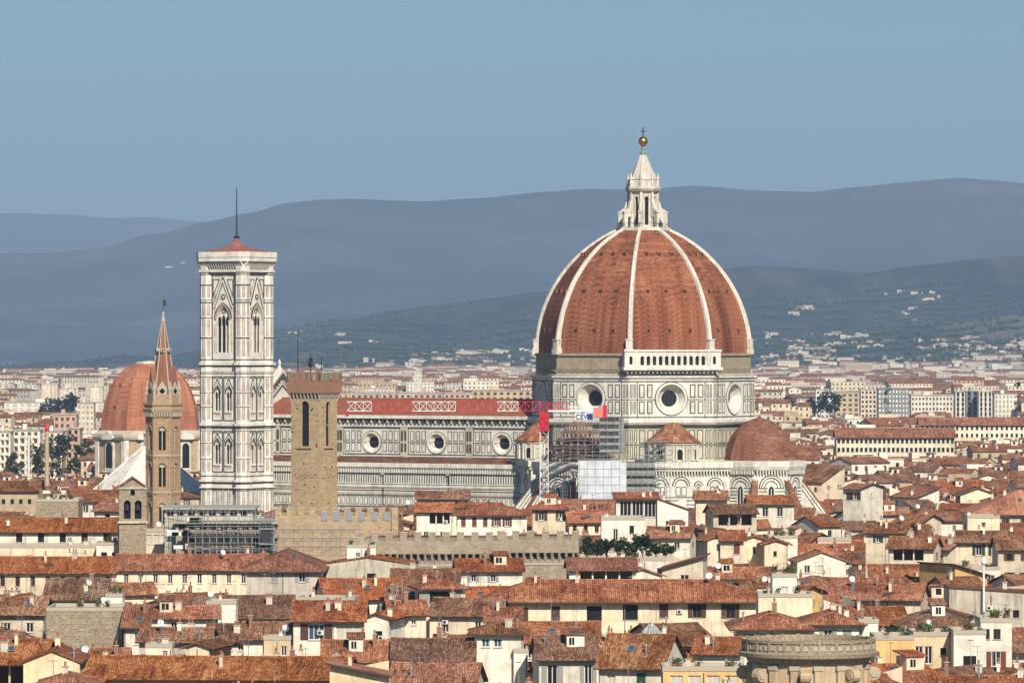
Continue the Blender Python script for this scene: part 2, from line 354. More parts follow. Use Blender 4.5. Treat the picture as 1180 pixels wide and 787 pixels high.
n.col(n.mix(n.ramp(n.noise(g, 0.0011, 7, 0.68), [(0.46, 0.0), (0.66, 1.0)]), (0.016, 0.027, 0.025), (0.085, 0.075, 0.06)))
n = NB('city_floor', 0.95, 0.1); g = n.coord('Object'); n.col(n.mix(n.ramp(n.noise(g, 0.02, 5), [(0.35, 0.0), (0.65, 1.0)]), (0.05, 0.048, 0.044), (0.16, 0.14, 0.115)))
gm = MB(); gm.add([(-7500, -400, 0), (7500, -400, 0), (7500, 35500, 0), (-7500, 35500, 0)], [(0, 1, 2, 3)], 'city_floor')
tag(gm.build('ground'), kind='structure')
hills('far_mountains', 30000, [(-260, 250), (0, 245), (60, 246), (130, 251), (170, 250), (230, 255), (330, 262), (520, 270), (1400, 275)], 3500, 4500, 'mountain_scrub', 60, 3.3)
hills('mountains', 20000, [(-260, 300), (0, 291), (60, 290), (110, 285), (180, 268), (240, 254), (290, 243), (330, 233), (370, 228), (400, 227), (440, 229), (490, 231), (560, 226), (620, 220), (680, 216), (740, 217), (800, 213), (830, 214), (870, 218), (930, 220), (1000, 213), (1060, 207), (1105, 203), (1140, 206), (1180, 210), (1440, 225)], 3000, 5200, 'mountain_scrub', 75, 9.1, nx=320, ny=70)
hills('wooded_hill', 12000, [(-260, 440), (0, 436), (120, 424), (240, 402), (330, 381), (400, 368), (440, 361), (500, 352), (560, 343), (620, 336), (700, 327), (760, 316), (840, 309), (870, 306), (930, 309), (1000, 313), (1060, 305), (1120, 298), (1180, 295), (1440, 285)], 2500, 2300, 'dark_woods', 70, 5.7, nx=320, ny=60, wl=900)
hills('foothills', 9500, [(-260, 446), (0, 443), (200, 437), (300, 425), (360, 404), (430, 397), (520, 402), (600, 405), (700, 408), (860, 400), (930, 392), (1010, 383), (1100, 372), (1180, 362), (1440, 350)], 1200, 1300, 'hillside', 34, 1.9, nx=320, ny=50, wl=500)
hm = MB(); hm.box(-8000, 8000, -600, 36000, -1.9, 980, 'city_floor')
haze = hm.build('haze'); tag(haze, kind='stuff')
m = bpy.data.materials.new('haze_air'); m.use_nodes = True; m.node_tree.nodes.clear()
v = m.node_tree.nodes.new('ShaderNodeVolumePrincipled'); v.inputs['Density'].default_value = HAZE_DENSITY; v.inputs['Color'].default_value = (0.50, 0.68, 0.95, 1); v.inputs['Anisotropy'].default_value = 0.0
o_ = m.node_tree.nodes.new('ShaderNodeOutputMaterial'); m.node_tree.links.new(v.outputs[0], o_.inputs['Volume'])
haze.data.materials.clear(); haze.data.materials.append(m); haze.visible_shadow = True

# ------------------------------------------------------------------ the cathedral
CX, CY, ROT = xpx(741, 1300), 1300.0, radians(-31)
cath = empty('cathedral', (CX, CY, 0), ROT, 'striped marble cathedral under the huge eight ribbed red brick dome with gold ball', 'cathedral')
C8 = cos(pi/8); S8 = sin(pi/8)
def face(mb, phi, apo, cx=0, cy=0): mb.T = rotT(phi, apo, cx, cy)
MW, MG, MA, MP = 'marble_white', 'marble_green', 'marble_aged', 'marble_pink'
# ---- octagon body, below the drum
mb = MB(); mb.rings([(28, 0), (28, 37.4)], MA, 8, cap=False)
for phi in (-45, 0, 45, 90):
    face(mb, phi, 28*C8)
    for s in (-1, 1):
        panels(mb, s*9.6-1.05, s*9.6+1.05, 29.2, 32.4, 2, 0.3, 0.2, MA); panels(mb, s*9.6-1.05, s*9.6+1.05, 33.0, 36.4, 2, 0.3, 0.2, MA)
    panels(mb, -8.4, 8.4, 29.2, 32.4, 8, 0.5, 0.25, MA); panels(mb, -8.4, 8.4, 33.0, 36.4, 8, 0.5, 0.25, MA)
    mb.box(-10.7, 10.7, -0.06, 0, 32.6, 32.85, MG); mb.box(-10.7, 10.7, -0.06, 0, 36.7, 37.3, MG)  # wider top band paints the cornice's shadow line in the dark marble colour
mb.build('octagon_wall', cath)
mb = MB(); mb.rings([(28.0, 37.35), (28.9, 37.7), (29.3, 38.2), (29.3, 38.9), (28.1, 38.9)], MW, 8)
mb.build('cornice', cath)
# ---- drum with the round windows
mb = MB()
for k, phi in enumerate(range(-180, 180, 45)):
    face(mb, phi, 28*C8); hs = 28*S8
    vis = phi in (-45, 0, 45, 90)
    mb.holed(rect(-hs, hs, 38.6, 49.0), [circ(0, 44.0, 3.55, 28)], MW, 2.2, mr=MW, taper=0.60)
    if vis:
        for s in (-1, 1):
            for a, b in ((4.75, 6.15), (6.75, 8.2)):
                for z0, z1 in ((40.3, 43.4), (44.2, 47.5)):
                    panel(mb, min(s*a, s*b), max(s*a, s*b), z0, z1, 0.27)
            for z0, z1 in ((40.3, 43.4), (44.2, 47.5)):
                panel(mb, min(s*9.0, s*9.55), max(s*9.0, s*9.55), z0, z1, 0.15, MA); panel(mb, min(s*9.85, s*10.4), max(s*9.85, s*10.4), z0, z1, 0.15, MA)
            mb.box(min(s*8.5, s*8.72), max(s*8.5, s*8.72), -0.05, 0, 39.2, 48.3, MG)
            mb.box(min(s*4.2, s*10.7), max(s*4.2, s*10.7), -0.035, 0, 43.65, 43.85, MG)
        mb.box(-10.7, 10.7, -0.09, 0, 39.35, 39.6, MG); mb.box(-10.7, 10.7, -0.09, 0, 48.1, 48.35, MG)
        mb.ring(0, 44.0, 3.5, 4.0, -0.28, 0.1, MW, 32); mb.ring(0, 44.0, 4.0, 4.2, -0.10, 0.1, MG, 32); mb.ring(0, 44.0, 2.0, 2.35, 1.95, 2.3, MW, 28)
mb.build('drum', cath)
for phi in (-45, 0, 45, 90):
    mb = MB(); face(mb, phi, 28*C8); mb.plate(circ(0, 44, 2.3, 24), 2.35, 2.45, 'glass_dark')
    for a in (-1.0, 0, 1.0): mb.box(a-0.05, a+0.05, 2.28, 2.36, 42, 46, 'metal_dark'); mb.box(-2.1, 2.1, 2.28, 2.36, 44+a-0.05, 44+a+0.05, 'metal_dark')
    mb.build('round_window', cath)
mb = MB(); mb.rings([(28.05, 48.95), (28.5, 49.1), (28.5, 49.6), (27.0, 49.6)], MW, 8); mb.rings([(27.0, 49.5), (27.0, 54.4), (27.5, 54.5), (27.5, 55.1), (26.6, 55.1)], 'rough_brick', 8)
for phi in (-45, 0, 90):
    face(mb, phi, 27*C8)
    for i in range(30): x = -9.6+i*0.66; mb.box(x, x+0.36, -0.28, 0, 50.6+0.12*sin(i*2.1), 51.0, 'rough_brick')
    mb.box(-10.2, 10.2, -0.18, 0, 51.15, 51.45, 'rough_brick'); mb.box(-10.3, 10.3, -0.35, 0, 49.7, 50.0, MA)
mb.build('unfinished_band', cath)
# ---- finished marble gallery on one side
g = MB(); face(g, 45, 27.0*C8)
g.box(-11.2, 11.2, -0.6, 0.2, 48.7, 50.7, MW)
for i in range(9): g.ring(-8+i*2, 50.5, 0.75, 0.95, -0.75, -0.55, MA, 10, pi, 2*pi)
g.box(-12.3, 12.3, -2.6, 0.2, 50.7, 51.0, MA); g.box(-12.6, 12.6, -3.0, 0.2, 51.0, 51.7, MW)
for i in range(22): g.box(-11.6+i*1.08, -11.3+i*1.08, -2.3, -0.6, 50.25, 50.72, MW)
holes = [arch((i-5)*1.55, 0.92, 52.2, 54.0, n=4) for i in range(11)]+[arch(s*10.6, 0.8, 52.4, 54.0, n=4) for s in (-1, 1)]
g.T = rotT(45, 27*C8+2.4); g.holed(rect(-12.2, 12.2, 51.7, 55.5), holes, MW, 0.5); g.box(-12.4, 12.4, -0.25, 0.8, 55.5, 56.0, MW); g.box(-12.2, 12.2, 0.5, 2.2, 55.2, 55.5, MW)
g.box(-12.2, -12.0, 0.002, 2.2, 51.7, 55.2, MW); g.box(12.0, 12.2, 0.002, 2.2, 51.7, 55.2, MW)
for s in (-1, 1): g.box(s*9.2-0.35, s*9.2+0.35, -0.15, 0.1, 51.7, 55.5, MW)
for i in range(12): g.box((i-5.5)*1.55-0.16, (i-5.5)*1.55+0.16, -0.12, 0.02, 51.7, 54.6, MW)
g.build('gallery', cath)
# ---- the brick shell
DR = 33.4
def dome_r(h): return 26.6-DR+sqrt(max(DR*DR-h*h, 0))
NH = 26; hs_ = [31.0*i/NH for i in range(NH+1)]
mb = MB(); mb.rings([(dome_r(h), 55.0+h) for h in hs_], 'tile_dome', 8)
dome = mb.build('dome', cath)
mb = MB()
for phi in range(-180, 180, 45):
    for h in (5.3, 15.0, 24.2):
        for u in (-0.42, 0.0, 0.42):
            r = dome_r(h)*C8; face(mb, phi, r); x = u*dome_r(h)*S8*1.25
            mb.box(x-0.5, x+0.5, -0.12, 1.2, 55+h-0.2, 55+h+0.95, 'tile_dome'); mb.box(x-0.28, x+0.28, -0.16, 1.0, 55+h, 55+h+0.65, 'void'); mb.box(x-0.1, x+0.1, 0.0, 0.5, 55+h-2.2, 55+h-0.2, 'bargello_brick')
o = mb.build('light_hole', dome); o['kind'] = 'stuff'
for k in range(8):
    mb = MB(); a = pi/8+k*pi/4; ca, sa = cos(a), sin(a); vs = []; fs = []
    for j, h in enumerate(hs_):
        r = dome_r(h); t = j/NH; w = 0.62*(1-t)+0.42*t; d = 0.8*(1-t)+0.5*t
        sl_ = math.atan2(h, r+DR-26.6); nx, nz = cos(sl_), sin(sl_)
        for ww, dd in ((-w-0.1, -0.2), (-w, d*0.55), (-w*0.55, d), (w*0.55, d), (w, d*0.55), (w+0.1, -0.2)):
            rr = r+nx*dd; vs.append((rr*ca-ww*sa, rr*sa+ww*ca, 55+h+nz*dd))
    for j in range(NH):
        for i in range(5): q = j*6+i; fs.append((q, q+1, q+7, q+6))
    mb.add(vs, fs, 'rib_marble')
    mb.T = Matrix.Rotation(a+pi/2, 4, 'Z') @ Matrix.Translation((0, -26.6, 0))
    mb.box(-1.05, 1.05, -1.15, 1.0, 54.8, 56.2, 'rib_marble'); mb.box(-0.8, 0.8, -0.95, 0.6, 56.2, 58.3, 'rib_marble'); mb.box(-0.92, 0.92, -1.1, 0.6, 58.3, 58.6, 'rib_marble')
    mb.build('rib', cath)
# ---- lantern
L = MB(); L.rings([(6.3, 85.2), (6.9, 85.6), (6.9, 86.4), (3, 86.4)], 'rib_marble', 8)
for k in range(8):
    phi = k*45; L.T = rotT(phi, 3.55*C8); hs2 = 3.55*S8
    L.holed(rect(-hs2, hs2, 86.2, 96.2), [arch(0, 0.95, 87.0, 93.6, n=4)], 'rib_marble', 0.6); L.box(-0.62, -0.47, -0.15, 0.1, 86.4, 94.6, 'rib_marble'); L.box(0.47, 0.62, -0.15, 0.1, 86.4, 94.6, 'rib_marble')
    L.ring(0, 93.6, 0.5, 0.75, -0.18, 0.1, 'rib_marble', 10, 0, pi)
    L.T = Matrix.Rotation(radians(phi+22.5), 4, 'Z')
    L.plate([(3.3, 89.0), (5.0, 89.0), (5.1, 86.4), (6.15, 86.4), (6.15, 90.3), (5.3, 90.9), (4.6, 91.3), (4.3, 92.6), (3.9, 93.3), (3.3, 93.5)], -0.38, 0.38, 'rib_marble')
    L.box(5.0, 6.35, -0.5, 0.5, 90.0, 90.35, 'rib_marble'); L.box(3.4, 3.95, -0.3, 0.3, 86.4, 96, 'rib_marble')
    L.rings([(0.32, 96.6), (0.42, 97.4), (0.3, 98.2), (0.42, 98.5), (0.05, 100.0)], 'rib_marble', 6, 0, 3.75, 0)
    L.tube((6.5, 0, 86.4), (6.5, 0, 87.5), 0.07, 'metal_dark', 4)
    a1 = 2*pi/8; L.tube((6.5, 0, 87.4), (6.5*cos(a1), 6.5*sin(a1), 87.4), 0.06, 'metal_dark', 4)
    L.ring(0, 0, 0, 0, 0, 0, 'rib_marble', 1) if False else None
L.T = Matrix.Identity(4)
L.rings([(3.0, 86.2), (3.0, 95.5)], 'void', 8)
L.rings([(3.6, 95.2), (4.1, 95.6), (4.45, 96.0), (4.45, 96.6), (3.7, 96.6), (3.7, 98.2), (3.9, 98.4), (3.3, 98.5), (3.0, 99.3), (2.2, 101.3), (1.3, 103.3), (0.65, 104.6)], 'rib_marble', 8)
for k in range(8):
    a = pi/8+k*pi/4; L.tube((3.25*cos(a), 3.25*sin(a), 98.4), (0.7*cos(a), 0.7*sin(a), 104.5), 0.22, 'rib_marble', 5, 0.12)
L.rings([(4.4, 95.45), (4.47, 95.5), (4.47, 95.62), (4.2, 95.62)], 'trim_stone', 8)
lant = L.build('lantern', cath)
b = MB(); b.rings([(0.66, 104.5), (0.8, 105.0), (0.45, 105.6), (0.35, 106.6), (0.6, 106.8)], 'copper_green', 8); b.build('finial', lant)
b = MB(); b.sphere((0, 0, 107.9), 1.2, 'gold', 20); b.build('ball', lant, True)
b = MB(); b.box(-0.09, 0.09, -0.09, 0.09, 109.0, 111.4, 'metal_dark'); b.box(-0.62, 0.62, -0.08, 0.08, 110.3, 110.5, 'metal_dark'); b.sphere((0, 0, 109.3), 0.25, 'gold', 8); b.build('cross', lant)
# ---- nave and aisle
mb = MB(); X0, X1 = -108.0, -24.0
holes = [circ(x, 32.3, 2.35, 24) for x in (-35, -54.4, -73.9, -93.3)]
mb.T = Matrix.Translation((0, -10, 0)); mb.holed(rect(X0, X1, 0, 38.4), holes, MW, 1.1, taper=0.62); mb.T = Matrix.Identity(4)
mb.box(X0, X1, -8.8, 10, 0, 38.4, MA)
mb.T = Matrix.Translation((0, -10, 0))
for x in (-35, -54.4, -73.9, -93.3):
    mb.ring(x, 32.3, 2.3, 2.78, -0.25, 0.05, MW, 26); mb.ring(x, 32.3, 2.78, 2.98, -0.1, 0.05, MG, 26)
for c in (-35, -54.4, -73.9, -93.3):
    for s in (-1, 1):
        for i in range(3):
            a = 3.25+i*1.72
            for z0, z1 in ((29.9, 32.15), (32.75, 35.3)): panel(mb, min(c+s*a, c+s*(a+1.3)), max(c+s*a, c+s*(a+1.3)), z0, z1, 0.21)
        mb.box(c+s*9.25-0.55 if s > 0 else c-9.25-0.55, c+s*9.25+0.55, -0.25, 0.1, 28.6, 36.2, MA)
        for z0, z1 in ((29.9, 32.15), (32.75, 35.3)): mb.box(c+s*9.25-0.3, c+s*9.25+0.3, -0.3, 0, z0, z1, MG)
        mb.box(c+s*8.45-0.1, c+s*8.45+0.1, -0.07, 0, 29.3, 36, MG)
mb.box(X0, X1, -0.09, 0, 35.8, 36.05, MG); mb.box(X0, X1, -0.09, 0, 29.2, 29.45, MG); mb.box(X0, X1, -0.06, 0, 32.33, 32.5, MG)
mb.box(X0, X1, -0.07, 0, 28.55, 28.75, MG)
for i in range(70): x = X0+0.6+i*1.2; mb.box(x, x+0.45, -0.85, 0, 37.2, 38.3, MG if i % 2 else MA)
mb.box(X0, X1, -0.3, 0.1, 36.3, 37.1, MW)
mb.build('nave_wall', cath)
mb = MB(); mb.box(X0-0.4, X1, -11.3, -9.9, 38.4, 39.25, MW); mb.box(X0-0.4, X1, -11.0, -10.1, 38.3, 38.42, MG); mb.box(X0-0.4, X1, 9.9, 11.2, 38.4, 39.25, MW); mb.build('nave_cornice', cath)
mb = MB(); mb.add([(X0, -11.2, 39.27), (X1, -11.2, 39.27), (X1, 0, 43.3), (X0, 0, 43.3), (X0, 11.2, 39.27), (X1, 11.2, 39.27)], [(0, 1, 2, 3), (3, 2, 5, 4), (0, 3, 4), (1, 5, 2)], 'tile_nave')
mb.box(X0, X1, -0.25, 0.25, 43.2, 43.5, 'tile_nave'); mb.build('nave_roof', cath)
for x in (-35, -54.4, -73.9, -93.3):
    mb = MB(); mb.T = Matrix.Translation((x, -10, 32.3)); mb.plate(circ(0, 0, 1.55, 20), 1.12, 1.18, 'glass_dark')
    for a in (-0.5, 0.5): mb.box(a-0.05, a+0.05, 1.06, 1.12, -1.4, 1.4, 'metal_dark')
    mb.build('round_window', cath)
mb = MB(); mb.box(X0, X1+2, -20, -8.9, 0, 26.4, MW); mb.box(X0, X1, 10.02, 20, 0, 26.4, MA)
mb.T = Matrix.Translation((0, -20, 0)); XE = X1+3
nb = 120; st = (XE-X0)/nb
for i in range(nb):
    x = X0+(i+0.5)*st; mb.box(x-0.16, x+0.16, -0.65, 0, 24.9, 26.2, MW)
    mb.box(x-0.12, x+0.12, -0.06, 0, 22.4, 24.2, MG)
for z0, z1, pr, m_ in ((26.3, 27.4, 0.95, MW), (24.85, 26.2, 0.03, MG), (26.0, 26.25, 0.7, MW), (24.45, 24.62, 0.08, MG), (21.9, 22.1, 0.08, MG), (21.3, 21.9, 0.3, MW), (21.0, 21.15, 0.2, MP), (20.3, 20.55, 0.07, MG), (19.0, 19.25, 0.07, MG), (19.4, 20.0, 0.1, MA), (16.2, 16.5, 0.08, MG), (12, 12.3, 0.08, MG)):
    mb.box(X0, XE, -pr, 0.02, z0, z1, m_)
for c in (-44.7, -64.1, -83.6):
    mb.box(c-0.12, c+0.12, -0.2, 0, 0, 26.2, 'metal_dark'); mb.box(c-0.5, c+0.5, -0.5, 0, 24.4, 26.2, MA)
panels(mb, X0, XE, 16.8, 18.8, 64, 0.35, 0.16)
panels(mb, X0, XE, 12.6, 16.0, 34, 0.5, 0.22)
mb.build('aisle_wall', cath)
mb = MB(); mb.add([(X0, -20.8, 27.45), (XE, -20.8, 27.45), (XE, -9.9, 28.5), (X0, -9.9, 28.5), (X0, -20.8, 27.2), (XE, -20.8, 27.2), (XE, -9.9, 27.2), (X0, -9.9, 27.2)], [(0, 1, 2, 3), (4, 7, 6, 5), (0, 4, 5, 1), (1, 5, 6, 2), (2, 6, 7, 3), (3, 7, 4, 0)], 'tile_brown')
for i in range(14): x = X0+4+i*6.1; mb.box(x-0.35, x+0.35, -16, -15.2, 27.7, 28.9, 'tile_nave')
mb.build('aisle_roof', cath)
# facade gable
mb = MB(); mb.T = Matrix.Translation((-108, 0, 0)) @ Matrix.Rotation(radians(-90), 4, 'Z')
mb.T = Matrix.Identity(4)
fp = [(-20, 0), (20, 0), (20, 29), (11.5, 33), (11.5, 42), (0, 50.5), (-11.5, 42), (-11.5, 33), (-20, 29)]
vs = [(-109.6, y, z) for y, z in fp]+[(-108.0, y, z) for y, z in fp]; k = len(fp)
mb.add(vs, [tuple(range(k-1, -1, -1)), tuple(range(k, 2*k))]+[(i, (i+1) % k, (i+1) % k+k, i+k) for i in range(k)], MW)
for j in range(4):
    for s in (-1, 1):
        a = Vector((-107.9, s*11.6, 41.6-j*1.15)); b_ = Vector((-107.9, 0, 50.1-j*1.15)); mb.tube(a, b_, 0.22, MG if j % 2 else MP, 4)
for s in (-1, 1):
    mb.tube((-108.8, s*11.9, 42.4), (-108.8, 0, 50.9), 0.6, MW, 6)
    for i in range(12): t = (i+0.5)/12; mb.box(-109.2, -107.6, s*11.5*(1-t)-0.16, s*11.5*(1-t)+0.16, 42+8.5*t-2.2, 42+8.5*t-0.6, MG)
mb.rings([(0.5, 50.5), (0.3, 52), (0.5, 52.4), (0.02, 53.5)], MW, 6, 0, -108.8, 0)
mb.build('facade', cath)
# ---- apses (south and east), with ring of chapels, buttress fins
def apse(cx, cy, phis, dome_mat=True, fins=True):
    mb = MB(); Rb = 10.6
    mb.rings([(Rb, 0), (Rb, 26.2)], MW, 8, None, cx, cy, cap=False)
    mb.rings([(Rb, 26.1), (Rb+0.7, 26.6), (Rb+1.0, 27.4), (Rb+1.0, 28.7), (Rb-1.5, 28.8), (8.6, 28.8)], MW, 8, None, cx, cy)
    for phi in phis:
        mb.T = rotT(phi, Rb*C8, cx, cy); h = Rb*S8
        for i in range(11): x = -h+0.35+i*(2*h-0.7)/10; mb.box(x-0.16, x+0.16, -0.75, 0, 25.5, 26.5, MW)
        mb.box(-h, h, -0.03, 0, 25.45, 26.4, MG)
        for r0, r1, m_, pr in ((2.9, 3.15, MG, 0.08), (2.55, 2.9, MW, 0.28), (2.3, 2.55, MG, 0.1), (1.75, 2.3, MW, 0.06), (1.55, 1.75, MG, 0.08)): mb.ring(0, 22.2, r0, r1, -pr, 0.05, m_, 22, 0, pi)
        for z in (22.0, 21.2, 20.4, 19.6, 18.8, 18.0, 17.2): mb.box(-h, h, -0.06, 0, z, z+0.22, MG)
        mb.plate(arch(0, 1.9, 14.0, 21.6, True), -0.10, 0.02, MW); mb.plate(arch(0, 1.35, 14.2, 21.5, True), -0.16, 0.0, 'glass_dark'); mb.box(-0.09, 0.09, -0.22, 0, 14.2, 22.0, MW)
        for s in (-1, 1): mb.box(s*(h-0.45)-0.35, s*(h-0.45)+0.35, -0.2, 0, 0, 24.6, MW); mb.box(s*(h-0.45)-0.2, s*(h-0.45)+0.2, -0.25, 0, 20.8, 23.9, MG); mb.box(s*(h-0.45)-0.08, s*(h-0.45)+0.08, -0.28, 0, 21.0, 23.7, MW)
    mb.T = Matrix.Identity(4)
    # ring of chapels
    mb.rings([(16.0, 0), (16.0, 15.2)], MW, 8, None, cx, cy, cap=False); mb.rings([(16.0, 15.2), (16.5, 15.4), (16.5, 15.9), (15.8, 16.0)], MW, 8, None, cx, cy)
    for phi in phis:
        mb.T = rotT(phi, 16*C8, cx, cy); h = 16*S8; panels(mb, -h+0.3, h-0.3, 11.0, 14.6, 9, 0.35, 0.22); mb.box(-h, h, -0.08, 0, 10.2, 10.5, MG); mb.box(-h, h, -0.08, 0, 14.8, 15.0, MG); panels(mb, -h+0.3, h-0.3, 6.5, 10, 9, 0.35, 0.22)
    ob = mb.build('apse_wall', cath)
    mb = MB(); mb.rings([(16.2, 16.02), (10.7, 18.2)], 'marble_aged', 8, None, cx, cy, cap=False); mb.build('chapel_roof', cath)
    if fins:
        for k in range(8):
            a = pi/8+k*pi/4
            ca = Vector((cx+10*cos(a), cy+10*sin(a)))
            if ca.length < Vector((cx, cy)).length-2: continue
            mb = MB(); mb.T = Matrix.Translation((cx, cy, 0)) @ Matrix.Rotation(a, 4, 'Z')
            mb.plate([(10.2, 24.4), (10.2, 10), (17.3, 10), (17.3, 15.6), (16.6, 15.9)], -0.55, 0.55, MW)
            mb.add([(10.2, -0.75, 24.6), (16.8, -0.75, 16.0), (16.8, 0.75, 16.0), (10.2, 0.75, 24.6), (10.2, -0.75, 24.3), (16.8, -0.75, 15.7), (16.8, 0.75, 15.7), (10.2, 0.75, 24.3)], [(0, 1, 2, 3), (4, 7, 6, 5), (0, 4, 5, 1), (1, 5, 6, 2), (2, 6, 7, 3), (3, 7, 4, 0)], 'tile_apse')
            for s in (-1, 1):
                for dz in (1.2, 2.4): mb.tube((10.4, s*0.56, 24.3-dz), (16.6-dz*0.3, s*0.56, 16.1-dz*0.8), 0.12, MG, 4)
            mb.build('buttress', cath)
    return ob
apse(33.0, 0, (0, 45, 90)); apse(0, -32.0, (-45, 0, 45))
def adome_r(h): return 9.3*max(0.0, 1-(h/10.4)**1.9)**0.5*(1-0.12*h/10.4)
mb = MB(); mb.rings([(adome_r(h), 28.8+h) for h in [10.3*i/14 for i in range(15)]], 'tile_apse', 8, None, 33.0, 0); 
mb.build('apse_dome', cath)
mb = MB(); mb.rings([(0.5, 38.6), (0.65, 39.2), (0.1, 39.9)], 'tile_apse', 8, 0, 33, 0); mb.build('apse_finial', cath)
# the stepped temporary roof over the south apse
mb = MB()
for i in range(5):
    r0 = 8.8-i*1.45; z = 28.8+i*1.9
    mb.rings([(r0, z), (r0, z+0.9)], 'frame_brown', 8, None, 0, -32); mb.rings([(r0+0.35, z+0.9), (r0+0.35, z+1.1), (r0-1.5, z+1.95)], 'tile_apse', 8, None, 0, -32)
    for k in range(24): a = 2*pi*k/24; mb.box(r0*cos(a)-0.18, r0*cos(a)+0.18, -32+r0*sin(a)-0.18, -32+r0*sin(a)+0.18, z, z+0.95, 'trim_stone')
mb.build('stepped_roof', cath)
# ---- exedras with conical roofs and the walls under them
for phi, apo, ub in ((45, 34.0, 12.5), (-45, 31.0, 8.5)):
    mb = MB(); mb.T = Matrix.Rotation(radians(phi), 4, 'Z')
    mb.box(-ub, ub, -apo, -24.5, 0, 26.4, MW); mb.box(-ub-0.6, ub+0.6, -apo-0.9, -24.5, 27.2, 28.7, MW); mb.box(-ub-0.3, ub+0.3, -apo-0.5, -24.5, 26.4, 27.2, MA)
    mb.T = rotT(phi, apo)
    mb.box(-ub, ub, -0.03, 0, 25.5, 26.3, MG)
    nn = int(ub*2/0.75)
    for i in range(nn): x = -ub+0.3+i*0.75; mb.box(x-0.14, x+0.14, -0.7, 0, 25.55, 26.45, MW)
    for c in ((-8.6, 0.9), (-5.2, 2.0), (0.2, 2.0), (4.6, 0.9), (8.8, 1.8)) if ub > 10 else ((-4, 1.8), (3, 1.8)):
        x, r = c
        mb.ring(x, 22.9, r, r+0.28, -0.08, 0.05, MG, 16, 0, pi); mb.ring(x, 22.9, r-0.35, r, -0.2, 0.05, MW, 16, 0, pi); mb.ring(x, 22.9, r-0.6, r-0.35, -0.08, 0.05, MG, 16, 0, pi)
        panels(mb, x-r+0.5, x+r-0.5, 20.4, 22.7, max(1, int(r*1.4)), 0.2, 0.2)
    for z in (20.0, 19.2, 18.2, 17.0, 15.6, 14.4, 12.2): mb.box(-ub, ub, -0.06, 0, z, z+0.22, MG)
    panels(mb, -ub+0.3, ub-0.3, 12.6, 14.2, 16, 0.3, 0.2); panels(mb, -ub+0.3, ub-0.3, 8, 11.8, 12, 0.3, 0.2)
    mb.build('chapel_wall', cath)
    a0 = -pi; ex = MB(); cy_ = -apo+6.6 if phi == 45 else -26.2
    ex.T = Matrix.Rotation(radians(phi), 4, 'Z') @ Matrix.Translation((0, cy_, 0)); cyl = 6.0
    ex.rings([(cyl, 28.6), (cyl, 32.8)], MA, 24, 0); ex.rings([(cyl, 32.7), (cyl+0.4, 32.9), (cyl+0.4, 33.3)], MW, 24, 0)
    ex.rings([(cyl+0.7, 33.3), (cyl+0.75, 33.5), (4.4, 35.4), (2.4, 37.2), (0.9, 38.1), (0.05, 38.3)], 'tile_apse', 24, 0)
    for k in range(-4, 5):
        ex.T = Matrix.Rotation(radians(phi), 4, 'Z') @ rotT(k*22.5, cyl+0.02, 0, cy_)
        ex.plate(arch(0, 1.35, 29.3, 31.1), -0.06, 0.05, 'void' if k % 2 == 0 else MA); ex.ring(0, 31.1, 0.7, 0.95, -0.2, 0.1, MW, 10, 0, pi)
        for s in (-1, 1): ex.box(s*0.85-0.16, s*0.85+0.16, -0.45, 0.1, 29.0, 32.7, MW)
    ex.build('exedra', cath)

